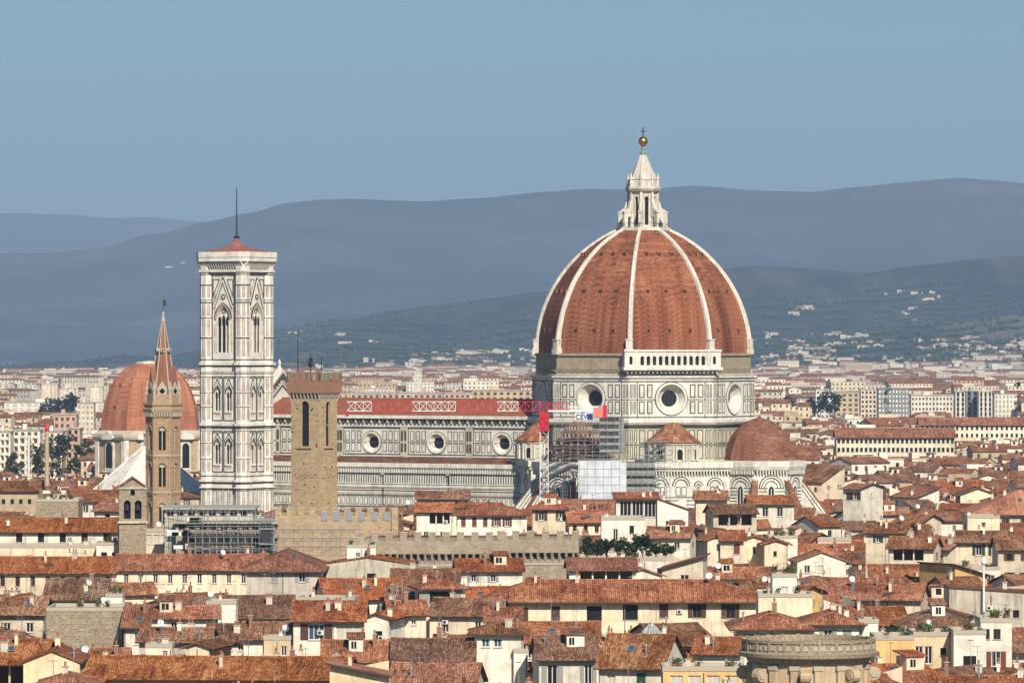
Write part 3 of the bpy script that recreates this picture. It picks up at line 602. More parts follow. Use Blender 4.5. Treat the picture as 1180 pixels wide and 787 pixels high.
# ------------------------------------------------------------------ the bell tower of the cathedral
camp = empty('bell_tower', (CX-102*cos(ROT)+(-30)*(-sin(ROT)), CY-102*sin(ROT)+(-30)*cos(ROT), 0), ROT, 'tall square white and pink marble bell tower with a thin pole on its red roof', 'bell tower')
CW = 'campanile_white'; HB = 6.1
mb = MB(); mb.box(-HB+0.6, HB-0.6, -HB+0.6, HB-0.6, 0, 79, 'void')
for phi in (-90, 0, 90, 180):
    mb.T = rotT(phi, HB)
    holes = [arch(0, 3.7, 55.2, 63.6, True, 6)]
    for z0, zs in ((40.4, 44.9), (27.0, 31.6)):
        for s in (-1, 1): holes.append(arch(s*1.75, 1.65, z0, zs, True, 4))
    mb.holed(rect(-HB, HB, 0, 78), holes, CW, 0.55)
    if phi in (0, 90):
        # stage with the tall three-light window
        for s in (-1, 1):
            mb.box(s*0.68-0.16, s*0.68+0.16, 0.3, 0.6, 55.2, 64.2, CW); mb.box(s*1.86-0.1, s*1.86+0.14, -0.2, 0.5, 55.2, 63.6, CW)
            for a, b_ in (((0, 73.6), (s*2.9, 66.6)),): 
                mb.tube((a[0], -0.2, a[1]), (b_[0], -0.2, b_[1]), 0.2, CW, 4); mb.tube((a[0], -0.06, a[1]+0.6), (b_[0]*1.04, -0.06, b_[1]+0.55), 0.22, MG, 4); mb.tube((a[0], -0.06, a[1]-0.6), (b_[0]*0.9, -0.06, b_[1]-0.3), 0.1, MG, 4)
            mb.plate([(s*1.0, 73.8), (s*3.1, 73.8), (s*3.1, 69.0)], -0.07, 0.02, MG); mb.plate([(s*1.4, 73.5), (s*2.85, 73.5), (s*2.85, 70.2)], -0.1, 0.0, CW)
            mb.box(s*3.35-0.14, s*3.35+0.14, -0.08, 0, 53.6, 75, MG)
            for z in (55.5, 59.5, 63.5, 68.0): mb.box(s*2.55-0.22, s*2.55+0.22, -0.05, 0, z, z+2.9, MP)
            for z0, z1 in ((54.6, 58), (59.2, 62.6), (64.2, 67.2), (68.7, 71.6)): panel(mb, s*3.85-0.3, s*3.85+0.3, z0, z1, 0.12, MP, CW)
        mb.plate(arch(0, 3.3, 63.6, 63.7, True, 6), 0.32, 0.5, CW)
        for x, zz in ((-1.15, 63.6), (0, 63.9), (1.15, 63.6)): mb.plate(arch(x, 0.85, 62.2, zz, True, 4), 0.22, 0.3, 'void')
        mb.ring(0, 65.6, 0.35, 0.6, 0.2, 0.4, MG, 12); mb.ring(0, 69.3, 0.5, 0.75, -0.12, 0.1, MG, 12); mb.ring(0, 69.3, 0.0, 0.35, -0.1, 0.1, MP, 10)
        for sg in (-1, 1):
            pts = arch(0, 4.5, 63.6, 63.6, True, 6)[2:]
            for p_, q_ in zip(pts, pts[1:]): mb.tube((p_[0], -0.15, p_[1]), (q_[0], -0.15, q_[1]), 0.22, CW, 4); mb.tube((p_[0]*1.12, -0.04, p_[1]+0.25), (q_[0]*1.12, -0.04, q_[1]+0.25), 0.2, MG, 4)
        # two lower stages with paired windows
        for z0, z1, zw, zs in ((37.8, 49.2, 40.4, 44.9), (24.8, 35.4, 27.0, 31.6)):
            for s in (-1, 1):
                c = s*1.75
                for x in (c-1.55, c+1.55): mb.box(x-0.13, x+0.13, -0.07, 0, z0+0.2, z1-0.2, MG)
                mb.box(c-1.55, c+1.55, -0.07, 0, z0, z0+0.28, MG); mb.box(c-1.55, c+1.55, -0.07, 0, z1-0.28, z1, MG)
                mb.box(c-0.09, c+0.09, 0.25, 0.5, zw, zs+0.7, CW); mb.plate(arch(c, 1.4, zs-0.1, zs, True, 4), 0.28, 0.42, CW)
                for x in (c-0.38, c+0.38): mb.plate(arch(x, 0.5, zs-0.9, zs-0.1, True, 3), 0.2, 0.27, 'void')
                for q in (-1, 1):
                    mb.tube((c, -0.1, z1-0.7), (c+q*1.25, -0.1, zs+1.1), 0.13, MG, 4); mb.tube((c, -0.15, z1-1.3), (c+q*1.1, -0.15, zs+0.9), 0.16, CW, 4)
                    mb.tube((c+q*0.15, -0.06, z1-0.5), (c+q*1.35, -0.06, z1-0.5), 0.1, MG, 4)
                    mb.box(c+q*1.18-0.1, c+q*1.18+0.1, -0.05, 0, zw, zs, MP)
                pts = arch(c, 2.0, zs, zs, True, 4)[2:]
                for p_, q_ in zip(pts, pts[1:]): mb.tube((p_[0], -0.1, p_[1]), (q_[0], -0.1, q_[1]), 0.17, MG, 4)
                mb.box(c-1.0, c+1.0, -0.35, 0, zw-0.5, zw, CW); mb.box(c-0.9, c+0.9, -0.05, 0, zw-1.4, zw-0.8, MP)
        for x0 in (-3.4, -1.75, 0, 1.75): panel(mb, x0+0.15, x0+1.5, 14.5, 20.3, 0.2)
        panels(mb, -3.5, 3.5, 8, 13.6, 4, 0.3, 0.2)
    # corner turrets carry the bands
mb.T = Matrix.Identity(4)
for sx in (-1, 1):
    for sy in (-1, 1):
        mb.rings([(1.95, 0), (1.95, 77.5)], CW, 8, None, sx*5.35, sy*5.35)
        for k in range(8):
            mb.T = rotT(k*45, 1.95*C8, sx*5.35, sy*5.35)
            if k in (0, 1, 2, 7):
                for z0, z1 in ((54.2, 58.6), (59.4, 63.8), (64.6, 67.6), (69.2, 72), (42, 44.8), (45.4, 48.8), (38.2, 41.2), (25, 28), (29, 32), (32.6, 35.2), (15, 20)):
                    mb.box(-0.2, 0.2, -0.05, 0, z0, z1, MP); mb.box(-0.3, -0.2, -0.06, 0, z0, z1, MG); mb.box(-0.75, 0.75, -0.05, 0, z1+0.12, z1+0.28, MG); mb.box(0.2, 0.3, -0.06, 0, z0, z1, MG)
        mb.T = Matrix.Identity(4)
def belt(z0, z1, pr, m_):
    mb.box(-HB-pr, HB+pr, -HB-pr, HB+pr, z0, z1, m_)
    for sx in (-1, 1):
        for sy in (-1, 1): mb.rings([(1.95+pr*1.08, z0+0.003), (1.95+pr*1.08, z1-0.003)], m_, 8, None, sx*5.35, sy*5.35)
for z0, z1, pr, m_ in ((51.7, 52.0, 0.22, MG), (52.0, 52.7, 0.55, CW), (53.3, 53.5, 0.14, MG), (36.3, 36.55, 0.2, MG), (36.6, 37.3, 0.5, CW), (49.8, 50.0, 0.1, MG), (35.9, 36.1, 0.1, MG), (50.3, 50.5, 0.1, MP), (23.8, 24.0, 0.1, MG), (22.4, 22.9, 0.55, CW), (22.0, 22.3, 0.2, MG), (20.8, 21.1, 0.45, CW), (20.5, 20.75, 0.15, MG), (74.9, 75.1, 0.1, MG), (75.4, 75.6, 0.12, MG), (63.9-0.0, 64.05, 0.05, MG), (58.9, 59.05, 0.05, MG), (67.9, 68.05, 0.05, MG), (68.4, 68.6, 0.05, MG), (72.3, 72.45, 0.05, MG)):
    if pr > 0.06: belt(z0, z1, pr, m_)
    else:
        for sx in (-1, 1):
            for sy in (-1, 1): mb.rings([(2.0, z0), (2.0, z1)], m_, 8, None, sx*5.35, sy*5.35)
        for phi in (0, 90):
            mb.T = rotT(phi, HB); mb.box(-4.2, -3.3, -0.05, 0, z0, z1, m_); mb.box(3.3, 4.2, -0.05, 0, z0, z1, m_); mb.T = Matrix.Identity(4)
mb.build('tower_wall', camp)
mb = MB()
def octo(h, c): return [(-h+c, -h), (h-c, -h), (h, -h+c), (h, h-c), (h-c, h), (-h+c, h), (-h, h-c), (-h, -h+c)]
mb.prism(octo(HB+1.0, 0.3), 75.6, 76.2, CW); mb.prism(octo(HB+0.6, 0.6), 76.2, 78.3, MG)
for phi in (0, 90, 180, -90):
    mb.T = rotT(phi, HB+0.6)
    for i in range(19): x = -6.4+i*0.71; mb.add([(x-0.12, 0.05, 76.2), (x+0.12, 0.05, 76.2), (x+0.12, -1.1, 78.1), (x-0.12, -1.1, 78.1), (x-0.12, 0.05, 78.3), (x+0.12, 0.05, 78.3), (x+0.12, -1.1, 78.3), (x-0.12, -1.1, 78.3)], [(0,1,2,3), (3,2,6,7), (0,3,7,4), (1,5,6,2)], CW)
mb.T = Matrix.Identity(4)
mb.prism(octo(HB+2.0, 1.9), 78.3, 79.2, CW); mb.prism(octo(HB+1.8, 1.8), 79.2, 79.35, MG); mb.prism(octo(HB+2.1, 2.0), 79.35, 80.7, CW)
mb.build('crown', camp)
mb = MB(); mb.rings([((HB+2.0)/C8*0.99, 80.72), ((HB+2.0)/C8*0.99, 80.9), (5.2, 81.5), (2.2, 82.3), (0.9, 83.3), (0.6, 84.0)], 'tile_nave', 8); mb.build('roof', camp)
mb = MB(); mb.rings([(0.7, 84.2), (0.8, 84.7), (0.35, 84.9)], 'metal_dark', 8); mb.tube((0, 0, 84.7), (0, 0, 97.3), 0.24, 'metal_dark', 6, 0.1); mb.build('pole', camp)
# ------------------------------------------------------------------ crane and scaffolds at the south apse
def lattice(mb, a, b, w, m, h=None, step=None, tri=False):
    """square or triangular truss from a to b (straight up or along x)"""
    a = Vector(a); b = Vector(b); d = b-a; L_ = d.length; d.normalize(); h = h or w; step = step or w
    if abs(d.z) > 0.9: U, Vv = Vector((1, 0, 0)), Vector((0, 1, 0))
    else: U, Vv = Vector((0, 1, 0)), Vector((0, 0, 1))
    cs = [(-w/2, -h/2), (w/2, -h/2), (w/2, h/2), (-w/2, h/2)] if not tri else [(-w/2, -h/2), (w/2, -h/2), (0, h/2)]
    n = max(1, round(L_/step)); k = len(cs)
    for c in cs: mb.tube(a+U*c[0]+Vv*c[1], b+U*c[0]+Vv*c[1], 0.11, m, 4)
    for i in range(n):
        p = a+d*(L_*i/n); q = a+d*(L_*(i+1)/n)
        for j in range(k):
            c, e = cs[j], cs[(j+1) % k]
            if i % 2: c, e = e, c
            mb.tube(p+U*c[0]+Vv*c[1], q+U*e[0]+Vv*e[1], 0.07, m, 4)
            mb.tube(p+U*cs[j][0]+Vv*cs[j][1], p+U*cs[(j+1) % k][0]+Vv*cs[(j+1) % k][1], 0.055, m, 4)
YC = 1238.0
cr = empty('tower_crane', (xpx(627, YC), YC, 0), 0, 'red and white tower crane with a long lattice jib reaching left over the nave roof', 'crane')
mb = MB(); lattice(mb, (0, 0, 0), (0, 0, 37.2), 1.9, 'crane_white', step=1.9); mb.build('mast', cr)
mb = MB(); lattice(mb, (0, 0, 37.2), (0, 0, 41.4), 2.1, 'crane_red', step=1.4); mb.box(-0.9, 0.9, -0.9, 0.9, 37.4, 41.2, 'crane_red'); mb.box(-1.3, 1.3, -1.3, 1.3, 36.8, 37.2, 'crane_red'); lattice(mb, (0, 0, 41.4), (0, 0, 43.9), 1.5, 'crane_red'); mb.build('slewing_unit', cr)
mb = MB(); px_ = [(622, 597, 'crane_red'), (597, 573, 'crane_white'), (573, 525, 'crane_red'), (525, 475, 'crane_white'), (475, 428, 'crane_red'), (428, 400, 'crane_white')]
for a, b_, m_ in px_: lattice(mb, ((a-627)*YC/F, 0, 42.6), ((b_-627)*YC/F, 0, 42.6), 1.3, m_, 2.2, 1.7, True)
mb.box((402-627)*YC/F, (398-627)*YC/F, -0.3, 0.3, 40.2, 41.4, 'crane_red'); mb.build('jib', cr)
mb = MB(); lattice(mb, (1, 0, 42.6), (6.0, 0, 42.6), 1.3, 'crane_red', 1.6, 1.3); mb.box(1, 14.5, -0.7, 0.7, 41.3, 41.8, 'crane_white'); lattice(mb, (6, 0, 42.1), (13, 0, 42.1), 1.0, 'crane_white', 0.9, 0.9); mb.build('counter_jib', cr)
mb = MB(); mb.box(11.8, 14.0, -0.9, 0.9, 40.0, 42.3, 'crane_pink'); mb.box(14.0, 14.9, -0.8, 0.8, 39.8, 42.9, 'crane_red'); mb.build('counterweight', cr)
sg = MB(); sg.box(7.4, 11.7, -1.0, -0.9, 39.4, 40.9, 'sign_white'); sg.box(10.2, 11.6, -1.03, -0.95, 39.45, 40.85, 'sign_blue')
sgo = sg.build('sign_board', cr)
tc = bpy.data.curves.new('lettering', 'FONT'); tc.body = 'CEV'; tc.size = 1.75; tc.extrude = 0.02; tc.offset = 0.05; tc.space_character = 1.05; tc.materials.append(MATS['sign_blue'])
to = bpy.data.objects.new('lettering', tc); COL.objects.link(to); to.location = (7.15, -1.03, 39.55); to.rotation_euler = (pi/2, 0, 0)
bpy.context.view_layer.update()
me = bpy.data.meshes.new_from_object(to.evaluated_get(bpy.context.evaluated_depsgraph_get())); bpy.data.objects.remove(to)
lo = bpy.data.objects.new('lettering', me); COL.objects.link(lo); lo.parent = sgo; lo.location = (7.5, -1.04, 39.52); lo.rotation_euler = (pi/2, 0, 0); lo.scale = (0.85, 1, 1)

def scaffold(name, px0, px1, z0, z1, Y, depth, label, bay=2.0, lift=2.0, r=0.048, rot=0.0, boards=True, grp=None):
    X0, X1 = xpx(px0, Y), xpx(px1, Y); w = X1-X0
    e = empty(name, (X0, Y, 0), radians(rot), label, 'scaffolding', grp); mb = MB(); n = max(2, round(w/bay)); k = max(1, round((z1-z0)/lift)); rr = random.Random(int(px0))
    for y in (0, depth):
        for i in range(n+1): mb.tube((w*i/n, y, 0), (w*i/n, y, z1+rr.uniform(-0.6, 1.2)), r, 'metal_grey', 4)
        for j in range(k+1): z = z0+(z1-z0)*j/k; mb.tube((-0.6, y, z), (w+0.6, y, z), r, 'metal_grey', 4); mb.tube((-0.6, y, z+1), (w+0.6, y, z+1), r*0.7, 'metal_grey', 4)
        for i in range(n):
            if (i+int(y)) % 3 == 0:
                for j in range(k): s = 1 if (i+j) % 2 else -1; zz = z0+(z1-z0)/k*j; mb.tube((w*(i+(0 if s > 0 else 1))/n, y, zz), (w*(i+(1 if s > 0 else 0))/n, y, zz+(z1-z0)/k), r*0.7, 'metal_grey', 4)
    for i in range(n+1):
        for j in range(k+1): z = z0+(z1-z0)*j/k; mb.tube((w*i/n, 0, z), (w*i/n, depth, z), r*0.8, 'metal_grey', 4)
    mb.build('tube_frame', e)
    if boards:
        mb = MB()
        for j in range(1, k+1): z = z0+(z1-z0)*j/k-0.1; mb.box(0, w*0.96, 0.1, min(1.2, depth), z, z+0.06, 'trim_stone')
        mb.build('deck', e)
    return e, w
e, w = scaffold('scaffolding', 640, 717, 28, 41.5, 1258, 1.4, 'grey tube scaffolding around the stepped roof of the south apse', 1.7, 1.7)
mb = MB(); mb.box(w-5.5, w+0.4, 1.45, 1.5, 31, 39.5, 'tarp_grey'); mb.build('netting', e)
e, w = scaffold('scaffolding', 668, 714, 18, 29.6, 1246, 6, 'scaffold tower wrapped in white sheets beside the crane mast', 1.9, 2.0)
mb = MB(); mb.box(-0.3, w+0.2, -0.25, -0.2, 0, 29.4, 'tarp_white'); mb.box(w+0.2, w+1.6, -0.2, 6.0, 0, 29.0, 'tarp_white'); mb.box(-0.3, w+0.2, -0.2, 6, 29.4, 29.5, 'tarp_white')
for j in range(1, 9): mb.box(-0.3, w+0.2, -0.31, -0.25, 29.4-j*1.9, 29.5-j*1.9, 'metal_grey')
for i in range(6): mb.box(i*w/5-0.05, i*w/5+0.05, -0.30, -0.25, 0, 29.4, 'metal_grey')
mb.build('sheeting', e)
e, w = scaffold('scaffolding', 722, 772, 14, 29.6, 1256, 1.5, 'grey scaffolding standing against the wall between the two apses', 1.3, 1.9)
mb = MB(); mb.box(0, w*0.66, 1.0, 1.05, 14, 29.0, 'tarp_grey'); mb.build('netting', e)
scaffold('scaffolding', 741, 768, 29, 33.5, 1266, 1.2, 'short scaffold on the ledge before the little conical roof', 1.4, 1.6)

# ------------------------------------------------------------------ other towers and churches
def merlons(mb, x0, x1, y0, y1, z, h, w, gap, m, cap=None):
    n = max(1, int((x1-x0+gap)/(w+gap))); st = (x1-x0-w)/max(1, n-1) if n > 1 else 0
    for i in range(n):
        x = x0+i*st; mb.box(x, x+w, y0, y1, z, z+h, m)
        if cap: mb.box(x-0.08, x+w+0.08, y0-0.08, y1+0.08, z+h, z+h+0.18, cap)
YB = 953.0
bt = empty('bargello_tower' if False else 'stone_tower', (xpx(362, YB), YB, 0), radians(-31), 'square tan stone tower with a red brick battlement, in front of the nave', 'tower')
mb = MB(); hb = 3.05
for phi in (-90, 0, 90, 180):
    mb.T = rotT(phi, hb); hw = 0.85 if phi != 90 else 0.7
    mb.holed(rect(-hb, hb, 0, 48.2), [arch(0, hw*2, 38.9, 46.3, n=4)], 'bargello_stone', 0.45)
    if phi in (0, 90):
        mb.box(-1.5, 1.5, -0.3, 0, 38.5, 38.85, 'bargello_stone'); mb.box(-hb, hb, -0.07, 0, 33.2, 33.35, 'trim_stone')
        mb.box(-0.85, 0.85, 0.5, 0.7, 42.6, 42.9, 'trim_stone'); mb.tube((-0.5, 0.6, 39), (0.3, 0.6, 42), 0.12, 'eave_wood', 4)
mb.T = Matrix.Identity(4); mb.box(-hb+0.5, hb-0.5, -hb+0.5, hb-0.5, 0, 47.9, 'void'); 
for phi in (0, 90):
    mb.T = rotT(phi, hb); q = random.Random(phi+5)
    for i in range(46):
        x, z = q.uniform(-2.8, 2.8), q.uniform(25, 47)
        if abs(x) < 1.2 and z > 38: continue
        s_ = q.uniform(0.08, 0.16)
        if i % 2: mb.box(x-s_, x+s_, -0.02, 0.02, z-s_, z+s_, 'void')
        else: mb.box(x-s_*2.5, x+s_*2.5, -0.09, 0.02, z-s_, z+s_, 'bargello_stone')
    for i in range(14): x = -2.6+i*0.4; mb.box(x, x+0.28, -0.12, 0.02, 33.4+0.25*sin(i*1.7), 33.65+0.25*sin(i*1.7), 'badia_stone')
mb.build('tower_wall', bt)
mb = MB()
for phi in (-90, 0, 90, 180):
    mb.T = rotT(phi, hb)
    for i in range(9):
        x = -hb-0.1+i*(2*hb+0.2)/8; mb.add([(x-0.14, 0, 47.2), (x+0.14, 0, 47.2), (x+0.14, -0.62, 48.8), (x-0.14, -0.62, 48.8), (x+0.14, 0, 48.9), (x-0.14, 0, 48.9)], [(0, 1, 2, 3), (3, 2, 4, 5), (0, 3, 5), (1, 4, 2)], 'trim_stone')
    mb.box(-hb, hb, -0.04, 0, 47.6, 48.5, 'void')
mb.T = Matrix.Identity(4); hc = hb+0.62; mb.box(-hc, hc, -hc, hc, 48.6, 50.7, 'bargello_brick')
for phi in (-90, 0, 90, 180):
    mb.T = rotT(phi, hc); merlons(mb, -hc+0.003, hc-0.003, 0.003, 0.5, 50.7, 1.6, 1.0, 0.75, 'bargello_brick'); 
    for i in range(4): mb.box(-hc+0.3+i*1.75, -hc+0.5+i*1.75, -0.06, 0.3, 51.0, 52.1, 'copper_green')
mb.build('battlement', bt)
mb = MB(); mb.tube((-2.9, -1, 50.7), (-2.9, -1, 60.2), 0.12, 'metal_dark', 5, 0.06); mb.tube((1.6, 0, 50.7), (1.6, 0, 55.2), 0.07, 'metal_dark', 4); mb.build('pole', bt)
mb = MB(); mb.tube((-0.8, 0, 50.7), (-0.8, 0, 53.4), 0.12, 'metal_dark', 5); mb.sphere((-0.8, 0, 53.9), 0.42, 'metal_dark', 8, 1.5); mb.plate([(-1.3, 53.5), (-0.6, 53.3), (-0.4, 54.8), (-0.8, 55.2), (-1.1, 54.6)], -0.12, 0.12, 'metal_dark'); mb.build('weather_vane', bt)

def crenel_palace(px0, px1, ytop, Y, depth, label, brackets=False, rot=0.0, step=2.0, cat='palace'):
    X0, X1 = xpx(px0, Y), xpx(px1, Y); zt = zpx(ytop, Y); w = X1-X0; e = empty('crenellated_palace', (X0, Y, 0), radians(rot), label, cat)
    mb = MB(); M_ = 'bargello_stone' if not brackets else 'rough_brick'; pj = 0.9 if brackets else 0.0
    zw = zt-1.3; zb = zw-2.3
    if brackets:
        mb.box(0, w, 0, depth, 0, zb, M_); mb.box(-pj, w+pj, -pj, depth, zb+0.02, zw, M_)
        n = int(w/1.15)
        for i in range(n+1): x = i*w/n; mb.add([(x-0.2, 0, zb-1.5), (x+0.2, 0, zb-1.7), (x+0.2, -pj, zb), (x-0.2, -pj, zb), (x+0.2, 0, zb), (x-0.2, 0, zb)], [(0, 1, 2, 3), (3, 2, 4, 5), (0, 3, 5), (1, 4, 2)], 'trim_stone')
        for i in range(n): x = (i+0.5)*w/n; mb.plate(arch(x, 0.5, zb-1.05, zb-0.45, n=3), -0.05, 0.02, 'void')
        mb.box(-0.02, w+0.02, -0.12, 0, zb-2.1, zb-1.8, 'trim_stone')
    else:
        mb.box(0, w, 0, depth, 0, zw, M_)
    mb.build('palace_wall', e)
    mb = MB(); merlons(mb, -pj, w+pj, -pj+0.003, -pj+0.6, zw, 1.25, 1.15, step-1.15, M_, 'trim_stone'); mb.build('battlement', e)
    mb = MB(); mb.add([(0.8, 0.8, zw-1.4), (w-0.8, 0.8, zw-1.4), (w-0.8, depth-1, zw+0.3), (0.8, depth-1, zw+0.3)], [(0, 1, 2, 3)], 'tile_brown'); mb.build('roof', e)
    return e, w, zw
e, w, zw = crenel_palace(317, 457, 585.5, 938, 24, 'crenellated tan stone palace block at the foot of the square stone tower')
mb = MB(); mb.box(w-0.9, w+0.3, -0.4, 2, 0, zw+1.4, 'bargello_stone'); mb.build('corner_pier', e)
for i in range(6): 
    mb = MB(); mb.box(w*0.38+i*2.25, w*0.38+i*2.25+1.1, -0.14, 0.3, zw-0.9, zw+0.7, 'metal_grey'); mb.build('vent', e)
crenel_palace(418, 578, 613.5, 880, 16, 'long brick wall with swallow battlements on a row of small arches, left half', True, 0, 2.3, 'castle wall')
crenel_palace(579.5, 661, 612, 884, 16, 'right half of the battlemented brick wall ending beside a white house', True, -3, 2.3, 'castle wall')

YD = 1000.0
bd = empty('spired_tower', (xpx(188, YD), YD, 0), 0, 'slender hexagonal brown stone tower ending in a tall pointed brick spire', 'church tower')
mb = MB(); R6 = 3.25; A6 = R6*cos(pi/6)
for k in range(6):
    phi = k*60; mb.T = rotT(phi, A6); hh = R6/2
    holes = [arch(0, 1.35, 37.2, 41.0, n=4), arch(0, 1.35, 30.2, 34.0, n=4), arch(0, 1.2, 23.0, 26.4, n=4), arch(0, 0.9, 15, 18, n=4)]
    mb.holed(rect(-hh, hh, 0, 44.0), holes, 'badia_stone', 0.6)
    for z, zs in ((37.2, 41.0), (30.2, 34.0), (23, 26.4)):
        mb.box(-0.09, 0.09, 0.15, 0.35, z, zs, 'trim_stone'); mb.plate(arch(0, 1.1, zs-0.1, zs), 0.2, 0.4, 'trim_stone'); mb.ring(0, zs, 0.72, 0.95, -0.15, 0.05, 'badia_stone', 10, 0, pi)
        mb.box(-hh, hh, -0.18, 0, z-1.2, z-0.9, 'trim_stone')
        for i in range(6): mb.box(-hh+0.15+i*0.52, -hh+0.35+i*0.52, -0.14, 0, z-1.6, z-1.2, 'badia_stone')
    for s in (-1, 1): mb.box(s*(hh-0.22)-0.2, s*(hh-0.22)+0.2, -0.14, 0, 12, 43.6, 'badia_stone')
mb.T = Matrix.Identity(4); mb.rings([(2.4, 0), (2.4, 43.9)], 'void', 6, 0)
mb.build('tower_wall', bd)
mb = MB(); P6 = pi/6-pi/6
ph6 = 0
mb.rings([(3.3, 43.6), (3.9, 44.6), (3.9, 45.2), (3.6, 45.3), (3.6, 45.6), (3.85, 45.8), (3.85, 46.2), (3.3, 46.2)], 'badia_stone', 6, ph6)
mb.rings([(3.3, 46.2), (3.3, 47.8), (3.0, 47.8)], 'badia_stone', 6, ph6)
for k in range(6):
    mb.T = rotT(k*60, 3.4*cos(pi/6))
    for i in range(7): mb.box(-1.6+i*0.5, -1.4+i*0.5, -0.4, 0, 43.6, 44.7, 'trim_stone')
    for i in range(6): mb.ring(-1.25+i*0.5, 45.0, 0.12, 0.25, -0.5, -0.2, 'trim_stone', 6, 0, pi)
mb.build('crown', bd)
mb = MB(); mb.rings([(2.75, 47.2), (0.28, 61.6)], 'spire_brick', 6, ph6)
for k in range(6):
    a = k*pi/3; mb.tube((2.78*cos(a), 2.78*sin(a), 47.3), (0.3*cos(a), 0.3*sin(a), 61.5), 0.17, 'trim_stone', 4, 0.1)
    mb.T = rotT(k*60, 2.75*cos(pi/6)+0.15)
    mb.plate([(-1.1, 46.6), (1.1, 46.6), (1.1, 48.6), (0, 53.2), (-1.1, 48.6)], -0.15, 0.9, 'spire_brick')
    mb.plate([(-0.75, 47.0), (0.75, 47.0), (0.95, 49.0), (0, 50.4), (-0.95, 49.0)], -0.24, -0.1, 'trim_stone')
    for dx, dz in ((0.27, 0), (-0.27, 0), (0, 0.27), (0, -0.27)): mb.plate(circ(dx, 48.5+dz, 0.27, 8), -0.3, -0.2, 'void')
    mb.T = rotT(k*60, 2.75*cos(pi/6)*0.52); mb.plate(circ(0, 56.3, 0.42, 10), -0.35, 0.6, 'trim_stone'); mb.plate(circ(0, 56.3, 0.2, 8), -0.4, 0.0, 'void')
    mb.T = Matrix.Identity(4); a += 0; mb.rings([(0.35, 46.2), (0.35, 48.6), (0.45, 48.8), (0.02, 50.6)], 'trim_stone', 5, 0, 3.0*cos(a), 3.0*sin(a))
mb.build('spire', bd)
mb = MB(); mb.rings([(0.3, 61.4), (0.45, 61.9), (0.22, 62.9), (0.3, 63.3), (0.05, 63.8)], 'trim_stone', 6); mb.tube((0, 0, 63.4), (0, 0, 66.7), 0.07, 'metal_dark', 4); mb.plate([(0, 64.6), (0.6, 65.0), (0.5, 66.0), (0, 65.8)], -0.06, 0.06, 'metal_dark'); mb.build('weather_vane', bd)
# church body the spire rises from
mb = MB(); mb.box(-5, 5.5, 3.6, 16, 0, 22.2, 'badia_stone'); mb.build('side_wall', bd)

YM = 1650.0
ch = empty('domed_chapel', (xpx(173, YM), YM, 0), 0, 'large plain orange tiled dome with a flat white top, behind the spired tower', 'church')
RM = 17.9
mb = MB(); mb.rings([(RM, 0), (RM, 28.4)], 'stone_drum', 8, cap=False); mb.rings([(RM, 26.9), (RM+0.8, 27.2), (RM+1.2, 28.0), (RM+1.2, 28.9), (RM-1.5, 30)], 'marble_aged', 8)
for k in range(8):
    mb.T = rotT(k*45, RM*C8); h = RM*S8
    for s in (-1, 1): mb.box(s*(h-0.7)-0.7, s*(h-0.7)+0.7, -0.4, 0, 0, 27, MW)
    mb.plate(arch(0, 4.1, 17.6, 25.0), -0.5, 0.1, MW); mb.plate(arch(0, 2.9, 18.3, 24.6), -0.6, 0, 'glass_dark')
    mb.plate([(-2.9, 27.6), (-2.4, 28.5), (0, 29.9), (2.4, 28.5), (2.9, 27.6), (2.2, 27.2), (-2.2, 27.2)], -1.5, 0.2, MW); mb.box(-3.0, 3.0, -0.8, 0, 16.9, 17.5, MW)
    mb.box(-h, h, -0.3, 0, 14.6, 15.4, 'marble_aged')
mb.build('drum', ch)
def mr(t): return 16.4*cos(t*pi/2)**0.82
mb = MB(); mb.rings([(max(mr(i/16*0.9), 3.4), 29.4+22.0*sin(i/16*pi/2*0.92)) for i in range(17)], 'tile_chapel', 8); dm = mb.build('dome', ch)
for k in range(8):
    for lv in (4, 8):
        mb = MB(); rr_ = mr(lv/16*0.9)*C8; zz = 29.4+22*sin(lv/16*pi/2*0.92); mb.T = rotT(k*45, rr_); mb.box(-0.3, 0.3, -0.4, 0.8, zz, zz+0.8, 'tile_chapel'); mb.box(-0.2, 0.2, -0.42, 0, zz+0.1, zz+0.65, 'void'); mb.build('dormer', dm)
mb = MB(); mb.rings([(3.6, 50.0), (3.6, 50.9), (4.6, 51.0), (4.6, 51.5), (0.1, 51.9)], MW, 8); mb.rings([(3.2, 50), (3.2, 51.4)], 'void', 8); mb.build('lantern', ch)
# annexes
YP = 1377.0
bp = empty('baptistery', (xpx(172, YP), YP, 0), radians(-31+22.5), 'white pyramid roof of an octagonal building left of the spired tower', 'baptistery')
mb = MB(); mb.rings([(14.8, 0), (14.8, 18.4)], MW, 8, cap=False); mb.rings([(15.3, 17.8), (15.3, 18.6), (14.6, 18.6)], MW, 8); mb.build('baptistery_wall', bp)
mb = MB(); mb.rings([(15.4, 18.62), (1.4, 30.5)], 'campanile_white', 8)
for k in range(8): a = pi/8+k*pi/4; mb.tube((15.4*cos(a), 15.4*sin(a), 18.6), (1.4*cos(a), 1.4*sin(a), 30.5), 0.22, MW, 5)
mb.build('roof', bp)
mb = MB(); mb.rings([(1.5, 30.2), (1.5, 33.4), (1.9, 33.6), (0.1, 36)], MW, 8); mb.build('lantern', bp)

